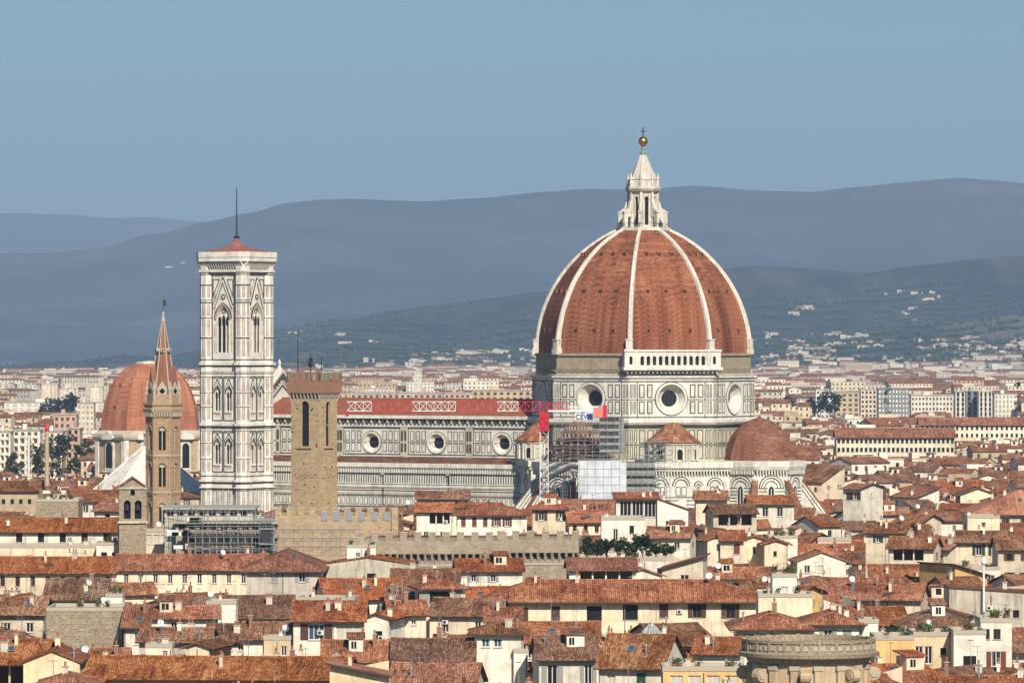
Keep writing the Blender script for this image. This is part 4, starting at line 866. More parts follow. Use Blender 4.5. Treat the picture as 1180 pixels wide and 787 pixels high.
# bell gable tower
YG = 960.0
bg_ = empty('bell_gable_tower', (xpx(152, YG), YG, 0), radians(8), 'grey brown tower with two open belfry arches under a small gable', 'bell tower')
mb = MB(); mb.T = Matrix.Translation((0, -2.2, 0)); mb.holed([(-2.5, 0), (2.5, 0), (2.5, 31.2), (0, 33.0), (-2.5, 31.2)], [arch(-1.0, 1.25, 25.4, 28.2, n=4), arch(1.0, 1.25, 25.4, 28.2, n=4), arch(0, 0.8, 29.7, 30.4, n=4)], 'grey_rubble', 1.2)
mb.T = Matrix.Identity(4); mb.box(-2.5, 2.5, -1.0, 2.2, 0, 24.8, 'grey_rubble'); mb.box(-2.5, -1.9, -2.19, -1.0, 24.8, 31.2, 'old_plaster'); mb.box(1.9, 2.5, -2.19, -1.0, 24.8, 31.2, 'old_plaster')
mb.box(-2.4, 2.4, -1.2, -1.0, 24.8, 31, 'void'); mb.box(-2.8, 2.8, -2.6, -2.2, 24.6, 25.0, 'old_plaster'); mb.box(-2.7, 2.7, -2.5, -2.2, 30.9, 31.2, 'old_plaster')
mb.build('tower_wall', bg_)
mb = MB(); 
for s in (-1, 1): mb.add([(0, -2.7, 33.25), (s*3.1, -2.7, 31.1), (s*3.1, -0.6, 31.1), (0, -0.6, 33.25), (0, -2.7, 33.0), (s*3.1, -2.7, 30.85), (s*3.1, -0.6, 30.85), (0, -0.6, 33.0)], [(0, 1, 2, 3), (4, 7, 6, 5), (0, 4, 5, 1), (1, 5, 6, 2), (2, 6, 7, 3)], 'tile_red')
mb.build('roof', bg_)
for x in (-1, 1):
    mb = MB(); mb.rings([(0.42, 27.0), (0.38, 27.3), (0.26, 27.9), (0.05, 28.2)], 'metal_dark', 8, 0, x, -1.7); mb.build('bell', bg_)

# round stone drum at the bottom edge
YR = 566.0
rd = empty('round_stone_drum', (xpx(936, YR), YR+7, 0), radians(6), 'big round weathered stone drum with carved scroll brackets at the bottom edge', 'church drum')
mb = MB(); RR = 6.4
mb.rings([(RR, 0), (RR, 22.9)], 'stone_drum', 48, 0, cap=False)
for i in range(16):
    mb.T = rotT(i*22.5, RR)
    mb.box(-0.42, 0.42, -0.35, 0.2, 12, 22.6, 'stone_drum'); mb.box(-0.55, 0.55, -0.45, 0.2, 22.2, 22.7, 'trim_stone')
mb.build('drum_wall', rd)
for i in range(8):
    mb = MB(); mb.T = rotT(i*45-12, RR-0.1)
    for s in (-0.55, 0.2): mb.T = rotT(i*45-12, RR-0.1); 
    mb.T = rotT(i*45-12, RR-0.1) @ Matrix.Rotation(-pi/2, 4, 'Z')
    pts = [(0, 22.3)]+[(0.9+0.75*cos(a), 21.6+0.75*sin(a)) for a in [pi/2-j*pi/7 for j in range(9)]]+[(0.45, 20.3), (0.7, 19.3), (1.6, 18.6), (1.6, 17.9), (0, 17.9)]
    mb.plate(pts, -0.5, 0.5, 'stone_drum'); mb.T = mb.T @ Matrix.Identity(4)
    mb.tube((0.95, -0.62, 21.6), (0.95, 0.62, 21.6), 0.42, 'trim_stone', 12); mb.tube((1.2, -0.58, 18.3), (1.2, 0.58, 18.3), 0.3, 'trim_stone', 10)
    mb.build('scroll_bracket', rd)
mb = MB(); mb.rings([(RR-0.2, 22.7), (RR+0.35, 22.9), (RR+0.5, 23.3), (RR+1.25, 23.55), (RR+1.35, 23.95), (RR+1.15, 24.05), (RR+0.9, 24.1)], 'grey_rubble', 48, 0); mb.build('cornice', rd)
mb = MB(); mb.rings([(RR+0.85, 24.05), (RR+0.85, 25.1), (RR+1.0, 25.15), (RR+1.0, 25.4), (RR+0.4, 25.42), (RR+0.35, 24.6), (0.2, 25.2)], 'grey_rubble', 48, 0)
for i in range(24):
    mb.T = rotT(i*15, RR+0.86); mb.box(-0.18, 0.18, -0.14, 0.3, 24.05, 25.5, 'grey_rubble'); mb.box(-0.72, 0.72-0.0, -0.05, 0.1, 24.35, 24.85, 'trim_stone')
mb.build('parapet', rd)

# scaffolded palace under repair, left of the stone tower
YS = 930.0
sb = empty('scaffolded_building', (xpx(250, YS), YS+4, 0), 0, 'brown building wrapped in grey scaffold decks below the tall white bell tower', 'building')
mb = MB()
for x0, x1, y0, zt in ((-65, 38, 6, 28.2), (-50, 66, 2.5, 25.8), (-38, 66, 1.2, 23.4), (-30, 64, 0.6, 21.0)):
    X0, X1 = x0*YS/F, x1*YS/F
    mb.box(X0, X1, y0, 22, 0, zt-0.5, 'old_plaster' if zt > 27 or zt < 22 else 'rough_brick'); mb.box(X0-0.5, X1+0.5, y0-1.0, 22, zt-0.5, zt-0.15, 'concrete')
    n = int((X1-X0)/1.9)
    for i in range(n): x = X0+0.5+i*1.9; mb.box(x, x+1.2, y0-0.05, y0+0.1, zt-1.6, zt-0.75, 'void' if zt > 24 or i % 3 == 0 else 'curtain')
    for i in range(n*2): x = X0+i*0.95; mb.tube((x, y0-0.9, zt-0.1), (x, y0-0.9, zt+0.9), 0.05, 'metal_grey', 4)
    mb.tube((X0, y0-0.9, zt+0.9), (X1, y0-0.9, zt+0.9), 0.06, 'metal_grey', 4)
mb.build('building_wall', sb)
mb = MB()
for i in range(13):
    x = (-34+i*8.2)*YS/F; mb.tube((x, -2.2, 0), (x, -2.2, 24.5+(i % 3)*0.8), 0.05, 'metal_grey', 4); mb.tube((x, -0.6, 0), (x, -0.6, 24), 0.06, 'metal_grey', 4)
for z in (14, 16, 18, 20, 22, 24, 26):
    mb.tube((-34*YS/F, -2.2, z), (66*YS/F, -2.2, z), 0.05, 'metal_grey', 4); mb.tube((-34*YS/F, -2.2, z-1), (66*YS/F, -2.2, z-1), 0.05, 'metal_grey', 4); mb.box(-34*YS/F, 66*YS/F, -2.1, -0.7, z-0.12, z-0.04, 'trim_stone')

for i in range(26):
    x = (-62+i*5)*YS/F; mb.tube((x, 0.2 if i > 7 else 4.5, 0), (x, 0.2 if i > 7 else 4.5, 27.4+(i % 4)*0.5), 0.06, 'metal_grey', 4)
for z in (19, 21.4, 23, 24.8, 26.6): mb.tube((-63*YS/F, 3.4, z), (66*YS/F, -0.3, z), 0.05, 'metal_grey', 4); mb.tube((-63*YS/F, 4.4, z+0.8), (20*YS/F, 2.0, z+0.8), 0.05, 'metal_grey', 4)
mb.build('tube_frame', sb)
q = random.Random(4)
for i in range(9):
    x = q.uniform(-60, 40)*YS/F; mb = MB(); z = q.choice((25.65, 23.25, 20.85)); mb.box(x, x+q.uniform(1, 3), -0.9 if z < 25 else 1.2, -0.3 if z < 25 else 2.2, z, z+q.uniform(0.4, 1.1), q.choice(('wall_white', 'tarp_white', 'trim_stone', 'tile_brown'))); mb.build('stacked_panel', sb)
mb = MB(); mb.box(50*YS/F, 64*YS/F, -2.6, 0, 22.0, 24.4, 'metal_dark'); mb.box(48*YS/F, 66*YS/F, -2.8, 0, 24.4, 24.6, 'metal_grey'); mb.box(48*YS/F, 66*YS/F, -2.8, 0, 21.7, 22.0, 'metal_grey'); mb.build('site_cabin', sb)
scaffold('scaffolding', 316, 414, 20, 24.6, 925, 1.4, 'low scaffolding along the foot of the crenellated tan palace', 1.6, 1.6)

# tall brick chimney and pole at the left
mb = MB(); YK = 1500.0
e = empty('factory_chimney', (xpx(54, YK), YK, 0), 0, 'tall slim tan chimney with a red top among the far left blocks', 'chimney')
mb.rings([(0.75, 0), (0.6, 32.2)], 'stone_drum', 10); mb.build('chimney_shaft', e); mb = MB(); mb.rings([(0.7, 32.2), (0.7, 33.0), (0.3, 34.2), (0.1, 34.8)], 'crane_red', 10); mb.build('chimney_top', e)
e = empty('factory_chimney', (xpx(33, YK), YK, 0), 0, 'thin white flue left of the tall tan chimney', 'chimney')
mb = MB(); mb.rings([(0.45, 0), (0.4, 31.0)], 'frame_white', 8); mb.build('chimney_shaft', e)
# ------------------------------------------------------------------ houses
CACHE = {}
def cached(key, fn):
    if key not in CACHE: CACHE[key] = fn()
    return CACHE[key]
def win_mesh(w, h, kind):
    def f():
        mb = MB(); gl = {'d': 'glass_dark', 'b': 'glass_blue', 'c': 'curtain', 'v': 'void'}.get(kind[0], 'glass_dark'); fr = 'frame_brown' if 'w' in kind else 'frame_white'
        d = 0.2; mb.box(-w/2, w/2, d, d+0.03, 0, h, gl)
        if kind[0] != 'v':
            t = 0.055
            for x in ((-w/2+t, 0, w/2-t) if w < 1.7 else (-w/2+t, -w/6, w/6, w/2-t)): mb.box(x-t, x+t, d-0.05, d+0.01, 0.002, h-0.002, fr)
            for z in (t, h-t): mb.box(-w/2+0.002, w/2-0.002, d-0.045, d+0.012, z-t, z+t, fr)
        mb.box(-w/2-0.1, w/2+0.1, -0.1, 0.0, -0.12, 0.0, 'trim_stone')
        return mb.mesh('window')
    return cached(('win', w, h, kind), f)
def shut_mesh(w, h, c):
    def f():
        mb = MB(); mb.box(-w/2, w/2, -0.07, -0.02, 0, h, c)
        for i in range(int(h/0.2)): mb.box(-w/2+0.06, w/2-0.06, -0.095, -0.06, 0.1+i*0.2, 0.19+i*0.2, c)
        return mb.mesh('shutter')
    return cached(('shut', w, h, c), f)
def chim_mesh(k):
    def f():
        mb = MB(); w = (0.4, 0.6, 0.45, 0.9)[k]; h = (1.1, 0.9, 1.5, 1.0)[k]; m_ = ('wall_cream', 'wall_white', 'brick_wall', 'wall_grey')[k]
        mb.box(-w/2, w/2, -0.3, 0.3, -1, h, m_); mb.box(-w/2-0.1, w/2+0.1, -0.4, 0.4, h, h+0.1, 'trim_stone')
        for x in ([-w/4, w/4] if w > 0.6 else [0]): mb.rings([(0.13, h+0.1), (0.12, h+0.5), (0.2, h+0.52), (0.03, h+0.68)], 'pot_clay', 8, 0, x, 0)
        return mb.mesh('chimney')
    return cached(('chim', k), f)
def ant_mesh(k):
    def f():
        mb = MB(); h = (2.6, 3.6, 2.0)[k]; mb.tube((0, 0, -0.6), (0, 0, h), 0.035, 'metal_grey', 4)
        mb.tube((-0.6, 0, h-0.15), (0.7, 0, h-0.15), 0.025, 'metal_grey', 4)
        for i in range(6): x = -0.55+i*0.22; mb.tube((x, -0.35, h-0.15), (x, 0.35, h-0.15), 0.018, 'metal_grey', 3)
        if k: mb.tube((-0.05, -0.5, h-0.8), (0.05, 0.5, h-0.8), 0.025, 'metal_grey', 4)
        return mb.mesh('antenna')
    return cached(('ant', k), f)
def dish_mesh(k):
    def f():
        mb = MB(); mb.tube((0, 0, -0.6), (0, 0, 0.7), 0.04, 'metal_grey', 4); m_ = 'dish_red' if k else 'dish_white'
        mb.T = Matrix.Translation((0, -0.15, 0.9)) @ Matrix.Rotation(radians(68), 4, 'X')
        mb.rings([(0.04, -0.16), (0.3, -0.11), (0.48, 0.0), (0.50, 0.0), (0.3, -0.15), (0.04, -0.2)], m_, 14, 0); mb.tube((0, 0.45, 0), (0, 0, 0.5), 0.02, 'metal_grey', 3)
        return mb.mesh('satellite_dish')
    return cached(('dish', k), f)
def ac_mesh():
    def f():
        mb = MB(); mb.box(-0.42, 0.42, -0.32, 0, 0, 0.62, 'frame_white'); mb.ring(-0.1, 0.3, 0.0, 0.22, -0.35, -0.3, 'metal_dark', 12); return mb.mesh('air_conditioner')
    return cached('ac', f)
def vent_mesh():
    def f():
        mb = MB(); mb.tube((0, 0, -0.4), (0, 0, 1.0), 0.11, 'metal_grey', 7); mb.rings([(0.22, 1.0), (0.2, 1.1), (0.03, 1.3)], 'metal_grey', 8, 0); return mb.mesh('vent_pipe')
    return cached('vent', f)
def sky_mesh():
    def f():
        mb = MB(); mb.box(-0.45, 0.45, -0.6, 0.6, 0.04, 0.16, 'metal_grey'); mb.box(-0.36, 0.36, -0.5, 0.5, 0.15, 0.175, 'glass_blue'); return mb.mesh('skylight')
    return cached('skyl', f)
def pot_mesh():
    def f():
        mb = MB(); mb.rings([(0.22, 0), (0.32, 0.45), (0.36, 0.5), (0.3, 0.5), (0.05, 0.45)], 'pot_clay', 8, 0); mb.tube((0, 0, 0.4), (0, 0, 0.9), 0.04, 'bark', 4); rr = random.Random(3)
        for i in range(60):
            p = Vector((rr.gauss(0, 0.25), rr.gauss(0, 0.25), 0.8+rr.gauss(0, 0.2))); a = Vector((rr.uniform(-1, 1), rr.uniform(-1, 1), rr.uniform(-1, 1))).normalized()*0.13; b = a.orthogonal().normalized()*0.1
            mb.add([p-a, p-b, p+a, p+b], [(0, 1, 2, 3)], 'leaf')
        return mb.mesh('potted_plant')
    return cached('pot', f)
HOUSES = []      # (obj, px centre, py, Y, info)
FOOT = []        # footprints x0,x1,y0,y1
MASK = []        # (Y, px0, px1, pybottom): a nearer filler must stay below pybottom there

def quilt(mb, P, nx, ny, m, amp, sd_):
    """a roof slope a->b->c->d laid as a slightly uneven sheet"""
    a, b, c, d = [Vector(p) for p in P]; vs = []; fs = []
    for j in range(ny+1):
        for i in range(nx+1):
            u, v = i/nx, j/ny; q = (a*(1-u)+b*u)*(1-v)+(d*(1-u)+c*u)*v
            q.z += amp*MN.noise(Vector((q.x*0.45+sd_, q.y*0.45, sd_*1.7)))-amp*0.9*sin(pi*u)*(0.6+0.4*sin(sd_)); vs.append(tuple(q))
    for j in range(ny):
        for i in range(nx): k = j*(nx+1)+i; fs.append((k, k+1, k+nx+2, k+nx+1))
    mb.add(vs, fs, m)
def roof_mesh(kind, W, D, H, p, ov, tile, rr):
    """closed roof slab(s); local frame x 0..W, y 0..D"""
    mb = MB(); th = 0.2; zf = lambda d: H+p*d
    if kind == 'gable_x':
        r = H+p*D/2
        for a, b in ((-ov, D/2), (D+ov, D/2)):
            za = H-p*ov
            top = [(-ov*0.5, a, za+th), (W+ov*0.5, a, za+th), (W+ov*0.5, b, r+th), (-ov*0.5, b, r+th)]; bot = [(x, y, z-th) for x, y, z in top]
            fs = [(0, 1, 2, 3), (4, 7, 6, 5), (0, 4, 5, 1), (1, 5, 6, 2), (3, 7, 4, 0)]
            if a > b: fs = [tuple(reversed(f)) for f in fs]
            quilt(mb, top if a < b else [top[1], top[0], top[3], top[2]], max(4, int(W/1.3)), 4, tile, 0.16, rr.uniform(0, 50)); mb.add([(x, y, z-0.16) for x, y, z in top]+bot, fs[1:], 'eave_wood')
            mb.box(-ov*0.5, W+ov*0.5, min(a, a), max(a, a)+0.12 if a < b else a, za+th*0.45, za+th+0.03, tile) if a < b else None
        [mb.tube((-ov*0.5+(W+ov)*i/9, D/2, r+th-0.05-0.1*sin(pi*i/9)), (-ov*0.5+(W+ov)*(i+1)/9, D/2, r+th-0.05-0.1*sin(pi*(i+1)/9)), 0.19, tile, 6) for i in range(9)]
        n = max(2, int(W/0.24)); 
    elif kind == 'gable_y':
        r = H+p*W/2
        for a, b in ((-ov, W/2), (W+ov, W/2)):
            za = H-p*ov; top = [(a, -ov*0.5, za+th), (b, -ov*0.5, r+th), (b, D+ov*0.5, r+th), (a, D+ov*0.5, za+th)]; bot = [(x, y, z-th) for x, y, z in top]
            fs = [(0, 1, 2, 3), (4, 7, 6, 5), (0, 4, 5, 1), (2, 6, 7, 3), (3, 7, 4, 0)]
            if a > b: fs = [tuple(reversed(f)) for f in fs]
            quilt(mb, top if a < b else [top[1], top[0], top[3], top[2]], 4, max(4, int(D/1.3)), tile, 0.14, rr.uniform(0, 50)); mb.add([(x, y, z-0.16) for x, y, z in top]+bot, fs[1:], 'eave_wood')
            s = 0.1 if a < b else -0.1
            mb.add([(a, -ov*0.5-0.02, za+th*0.4), (b, -ov*0.5-0.02, r+th*0.4), (b, -ov*0.5-0.02, r+th+0.06), (a, -ov*0.5-0.02, za+th+0.06), (a, -ov*0.5+0.15, za+th+0.06), (b, -ov*0.5+0.15, r+th+0.06)], [(0, 1, 2, 3), (3, 2, 5, 4)] if a < b else [(3, 2, 1, 0), (4, 5, 2, 3)], tile)
        mb.tube((W/2, -ov*0.5, r+th), (W/2, D+ov*0.5, r+th), 0.16, tile, 6)
    elif kind == 'hip':
        hw = min(W, D)/2; z0 = H-p*ov; r = H+p*hw
        c = [(-ov, -ov), (W+ov, -ov), (W+ov, D+ov), (-ov, D+ov)]
        if W >= D: a, b = (hw, D/2), (W-hw, D/2)
        else: a, b = (W/2, hw), (W/2, D-hw)
        if W >= D: fs = [(0, 1, 5, 4), (1, 2, 5), (2, 3, 4, 5), (3, 0, 4)]
        else: fs = [(0, 1, 4), (1, 2, 5, 4), (2, 3, 5), (3, 0, 4, 5)]
        vs = [(x, y, z0+th) for x, y in c]+[(a[0], a[1], r+th), (b[0], b[1], r+th)]; mb.add(vs, fs, tile)
        mb.add([(x, y, z0+th) for x, y in c]+[(x, y, z0) for x, y in c], [(0, 4, 5, 1), (1, 5, 6, 2), (2, 6, 7, 3), (3, 7, 4, 0), (7, 6, 5, 4)], 'eave_wood')
        for i, q in ((0, 4), (1, 5 if W >= D else 4), (2, 5), (3, 4 if W >= D else 5), (4, 5)): mb.tube(vs[i], vs[q], 0.14, tile, 5)
    elif kind in ('shed', 'shed_l', 'shed_r'):
        if kind == 'shed': zc = lambda x, y: H+p*y
        elif kind == 'shed_r': zc = lambda x, y: H+p*(W-x)
        else: zc = lambda x, y: H+p*x
        c = [(-ov*0.6, -ov), (W+ov*0.6, -ov), (W+ov*0.6, D+0.2), (-ov*0.6, D+0.2)]
        top = [(x, y, zc(x, y)+th) for x, y in c]; bot = [(x, y, z-th) for x, y, z in top]
        mb.add(top, [(0, 1, 2, 3)], tile); mb.add(top+bot, [(7, 6, 5, 4), (0, 4, 5, 1), (1, 5, 6, 2), (2, 6, 7, 3), (3, 7, 4, 0)], 'eave_wood')
    else:
        t = 0.28; hp = 0.55 if kind == 'flat' else 0.12; ps = 'trim_stone'
        mb.box(0.0, W, 0.0, D, H+0.002, H+0.06, 'concrete' if kind == 'flat' else tile)
        for a in ((-0.08, W+0.08, -0.08, t), (-0.08, W+0.08, D-t, D+0.08), (-0.08, t, t, D-t), (W-t, W+0.08, t, D-t)): mb.box(*a, H+0.003, H+hp, ps)
    return mb
def roof_z(kind, W, D, H, p, x, y):
    if kind == 'gable_x': return H+p*min(y, D-y)
    if kind == 'gable_y': return H+p*min(x, W-x)
    if kind == 'hip': return H+p*min(x, W-x, y, D-y)
    if kind == 'shed': return H+p*y
    if kind == 'shed_r': return H+p*(W-x)
    if kind == 'shed_l': return H+p*x
    return H
def house(X, Y, W, D, H, kind='gable_x', rot=0, wall='wall_cream', tile='tile_red', p=0.32, ov=0.9, wins=None, side=1, extras=(), label=None, seed=0, group=None, low=False, loggia=None, name='house', shut='shutter_brown', zoff=0.0):
    """X,Y = left end of the front wall; front faces the camera side"""
    rr = random.Random(seed*7919+13); e = empty(name, (X, Y, 0), radians(rot), label, 'house', group)
    wl = MB(); info = {'win': 0, 'shut': None, 'extra': set()}
    wspec = []       # (wall, x, z, w, h, kind, shutter)
    def row(wall_, n, x0, x1, w, h, z, kd, sh, jitter=0.0):
        st = (x1-x0)/n
        for i in range(n):
            if jitter and rr.random() < 0.1: continue
            wspec.append((wall_, x0+(i+0.5)*st+rr.uniform(-jitter, jitter), z, w, h, kd, sh))
    if wins is None:
        n = max(1, int(W/rr.uniform(2.8, 4.5))); w = rr.choice((0.8, 0.9, 1.0, 1.1)); h = rr.choice((1.2, 1.4, 1.6)); kd = rr.choice(('d', 'd', 'dw', 'v', 'd', 'c', 'b'))
        sh = rr.choice((shut, shut, None, None))
        dz = rr.choice((0.7, 0.9, 1.3)); z = H-dz-h; fl = 0
        while z > 4 and fl < (2 if low else 3): row('f', n, 0.3, W-0.3, w, h, z, kd, sh, 0.25); z -= 3.2; fl += 1; sh = sh
    else:
        for sp in wins:
            n, x0, x1, w, h, dz, kd, sh = sp; row('f', n, x0*W, x1*W, w, h, H-dz-h, kd, sh)
    if side:
        for sd_ in 'lr':
            if rr.random() < 0.75:
                n = max(1, int(D/rr.uniform(4, 7))); h = rr.choice((1.0, 1.3)); row(sd_, n, 0.4, D-0.4, 0.8, h, H-0.9-h, 'd', shut if rr.random() < 0.4 else None, 0.4)
    def gable(n_, which):
        if which in 'fb':
            if kind == 'gable_y': return [(0, 0), (W, 0), (W, H), (W/2, H+p*W/2), (0, H)]
            if kind == 'shed_r': return [(0, 0), (W, 0), (W, H), (0, H+p*W)]
            if kind == 'shed_l': return [(0, 0), (W, 0), (W, H+p*W), (0, H)]
            if kind == 'shed' and which == 'b': return [(0, 0), (W, 0), (W, H+p*D), (0, H+p*D)]
            return [(0, 0), (W, 0), (W, H), (0, H)]
        hl = H+p*W if kind == 'shed_r' and which == 'l' else H+p*W if kind == 'shed_l' and which == 'r' else H
        if kind == 'gable_x': return [(0, 0), (D, 0), (D, H), (D/2, H+p*D/2), (0, H)]
        if kind == 'shed': return [(0, 0), (D, 0), (D, H+p*D), (0, H)] if which == 'r' else [(0, 0), (D, 0), (D, H), (0, H+p*D)]
        return [(0, 0), (D, 0), (D, hl), (0, hl)]
    TT = {'f': Matrix.Identity(4), 'r': Matrix.Translation((W, 0, 0)) @ Matrix.Rotation(pi/2, 4, 'Z'), 'b': Matrix.Translation((W, D, 0)) @ Matrix.Rotation(pi, 4, 'Z'), 'l': Matrix.Translation((0, D, 0)) @ Matrix.Rotation(-pi/2, 4, 'Z')}
    used = {'f': [], 'r': [], 'l': [], 'b': []}
    if wins is None: wspec = [(s[:5]+(rr.choice(('d', 'c', 'v')),)+s[6:]) if rr.random() < 0.3 else s for s in wspec]
    for s in wspec:
        wd = W if s[0] == 'f' else D; x = min(max(s[1], s[3]/2+0.15), wd-s[3]/2-0.15)
        if any(abs(x-a)-(w_+s[3])/2 < 0.12 and abs(z_-s[2]) < 1.5 for a, z_, w_ in used[s[0]]): continue
        if loggia and s[0] == 'f' and s[2]+s[4] > H-loggia[2]-loggia[3] and loggia[0]*W-0.2 < x+s[3]/2 and x-s[3]/2 < loggia[1]*W+0.2: continue
        used[s[0]].append((x, s[2], s[3]))
        s_ = (s[0], x)+s[2:]
        me = win_mesh(s[3], s[4], s[5]); T = TT[s[0]]; pz = T @ Vector((x, 0, s[2])); rz = {'f': 0, 'r': pi/2, 'b': pi, 'l': -pi/2}[s[0]]
        wo_ = inst('window', me, e, pz, rz); info['win'] += s[0] == 'f'
        if s[6]:
            info['shut'] = s[6].split('_')[1]; sw = s[3]/2
            if rr.random() < 0.25: inst('shutter', shut_mesh(s[3], s[4], s[6]), wo_, (0, 0.12, 0))
            else:
                for q in (-1, 1): inst('shutter', shut_mesh(sw, s[4], s[6]), wo_, (q*(s[3]/2+sw/2+0.02), 0, 0))
    # true openings need the final list
    holes = {'f': [], 'r': [], 'l': [], 'b': []}
    for wd_, lst in used.items():
        for x, z, w_ in lst:
            hgt = next(s[4] for s in wspec if s[0] == wd_ and abs(s[2]-z) < 1e-6); holes[wd_].append(rect(x-w_/2, x+w_/2, z, z+hgt))
    if loggia:
        x0, x1, dz, h, nc = loggia; x0 *= W; x1 *= W; st = (x1-x0)/nc
        for i in range(nc): holes['f'].append(rect(x0+i*st+0.12, x0+(i+1)*st-0.12, H-dz-h, H-dz))
    for k_ in 'frbl':
        wl.T = TT[k_]; wl.holed(gable(0, k_), holes[k_], wall, 0.25 if not (loggia and k_ == 'f') else 0.3)
    wl.T = Matrix.Identity(4)
    if loggia:
        z0 = H-loggia[1+1]-loggia[3]; wl.box(x0, x1, 2.6, 2.7, z0, H-0.1, 'frame_brown'); wl.box(x0, x1, 0.3, 2.6, z0-0.1, z0, 'concrete'); wl.box(x0, x1, 0.3, 2.65, H-0.12, H-0.08, 'eave_wood')
    wl.build('wall', e)
    ro = roof_mesh(kind, W, D, H, p, ov, tile, rr).build('roof', e)
    def onroof(nm, me, x, y, dz=0.0, rz=0.0, sc=None): return inst(nm, me, ro, (x, y, roof_z(kind, W, D, H, p, x, y)+dz), rz, sc)
    nch = int(rr.random() < 0.7)+int(rr.random() < 0.45)+int(W > 18)*2 if 'nochim' not in extras else 0
    for i in range(nch): onroof('chimney', chim_mesh(rr.choice((0, 0, 1, 2, 3))), rr.uniform(0.1, 0.9)*W, rr.uniform(0.2, 0.75)*D, 0.1, rr.choice((0, 0, pi/2)))
    if Y < 900 and rr.random() < 0.5: onroof('vent_pipe', vent_mesh(), rr.uniform(0.1, 0.9)*W, rr.uniform(0.15, 0.6)*D, 0.1)
    if Y < 900 and rr.random() < 0.4: onroof('antenna', ant_mesh(rr.randrange(3)), rr.uniform(0.1, 0.9)*W, rr.uniform(0.2, 0.5)*D, 0.2, rr.uniform(0, 6))
    if rr.random() < 0.6 or 'ant' in extras: onroof('antenna', ant_mesh(rr.randrange(3)), rr.uniform(0.15, 0.85)*W, rr.uniform(0.3, 0.7)*D, 0.2, rr.uniform(0, 6)); info['extra'].add('antenna')
    if rr.random() < 0.11 or 'dish' in extras: onroof('satellite_dish', dish_mesh(0), rr.uniform(0.1, 0.9)*W, rr.uniform(0.1, 0.4)*D, 0.6, rr.uniform(-0.6, 0.9)); info['extra'].add('satellite dish')
    if 'rdish' in extras: onroof('satellite_dish', dish_mesh(1), rr.uniform(0.1, 0.9)*W, 0.3*D, 0.6, rr.uniform(-0.6, 0.9))
    if (rr.random() < 0.2 or 'sky' in extras) and kind in ('gable_x', 'hip', 'shed'):
        so_ = onroof('skylight', sky_mesh(), rr.uniform(0.3, 0.7)*W, (0.25 if kind != 'hip' else 0.22)*D, 0.2); so_.rotation_euler = (math.atan(p), 0, 0)
    if kind == 'flat' and (rr.random() < 0.5 or 'pots' in extras):
        for i in range(rr.randrange(2, 6)): inst('potted_plant', pot_mesh(), e, (rr.uniform(0.1, 0.9)*W, rr.uniform(0.5, 1.2), H+0.06), rr.uniform(0, 6), (1, 1, rr.uniform(0.8, 1.5)))
    if rr.random() < 0.15 or 'ac' in extras: inst('air_conditioner', ac_mesh(), e, (rr.uniform(0.1, 0.9)*W, 0, H-rr.uniform(1.2, 3)))
    if rr.random() < 0.45:
        mb = MB(); x = rr.choice((0.15, W-0.15, W*0.5)); mb.tube((x, -0.08, 0), (x, -0.08, H-0.2), 0.06, 'metal_grey' if rr.random() < 0.5 else 'frame_brown', 5); mb.build('drainpipe', e)
    if kind in ('gable_x', 'hip') and W > 7 and (rr.random() < 0.18 or 'dormer' in extras):
        x = rr.uniform(0.3, 0.6)*W; y = 0.22*D; z = roof_z(kind, W, D, H, p, x, y); mb = MB(); dw = rr.uniform(1.6, 2.6); dh = 1.7
        wall2 = rr.choice(('wall_white', 'wall_cream', wall)); mb.box(x, x+dw, y, y+2.6, z-0.4, z+dh, wall2); mb.add([(x-0.3, y-0.3, z+dh), (x+dw+0.3, y-0.3, z+dh), (x+dw+0.3, y+3, z+dh+0.5), (x-0.3, y+3, z+dh+0.5), (x-0.3, y-0.3, z+dh+0.15), (x+dw+0.3, y-0.3, z+dh+0.15), (x+dw+0.3, y+3, z+dh+0.65), (x-0.3, y+3, z+dh+0.65)], [(4, 5, 6, 7), (0, 3, 2, 1), (0, 1, 5, 4), (1, 2, 6, 5), (3, 0, 4, 7)], tile)
        wa, wb = rr.choice(((0.3, 0.95), (0.5, 1.2), (0.9, 1.5), (0.3, 1.3))); mb.box(x+wa, x+wb, y-0.03, y, z+0.45, z+dh-0.35, 'glass_dark'); mb.box(x+(wa+wb)/2-0.04, x+(wa+wb)/2+0.04, y-0.06, y-0.02, z+0.45, z+dh-0.35, 'frame_white'); mb.build('dormer', e)
    info.update(kind=kind, wall=wall, tile=tile, W=W, D=D, H=H, loggia=bool(loggia))
    c_, s_ = cos(radians(rot)), sin(radians(rot)); cx, cy = X+c_*W/2-s_*D/2, Y+s_*W/2+c_*D/2
    HOUSES.append((e, cx, cy, H, info))
    return e
def top_extra(kind, W, D, p):
    return {'gable_x': p*D/2, 'gable_y': p*W/2, 'hip': p*min(W, D)/2, 'shed': p*D, 'shed_l': p*W, 'shed_r': p*W}.get(kind, 0.6)
HS = [0]
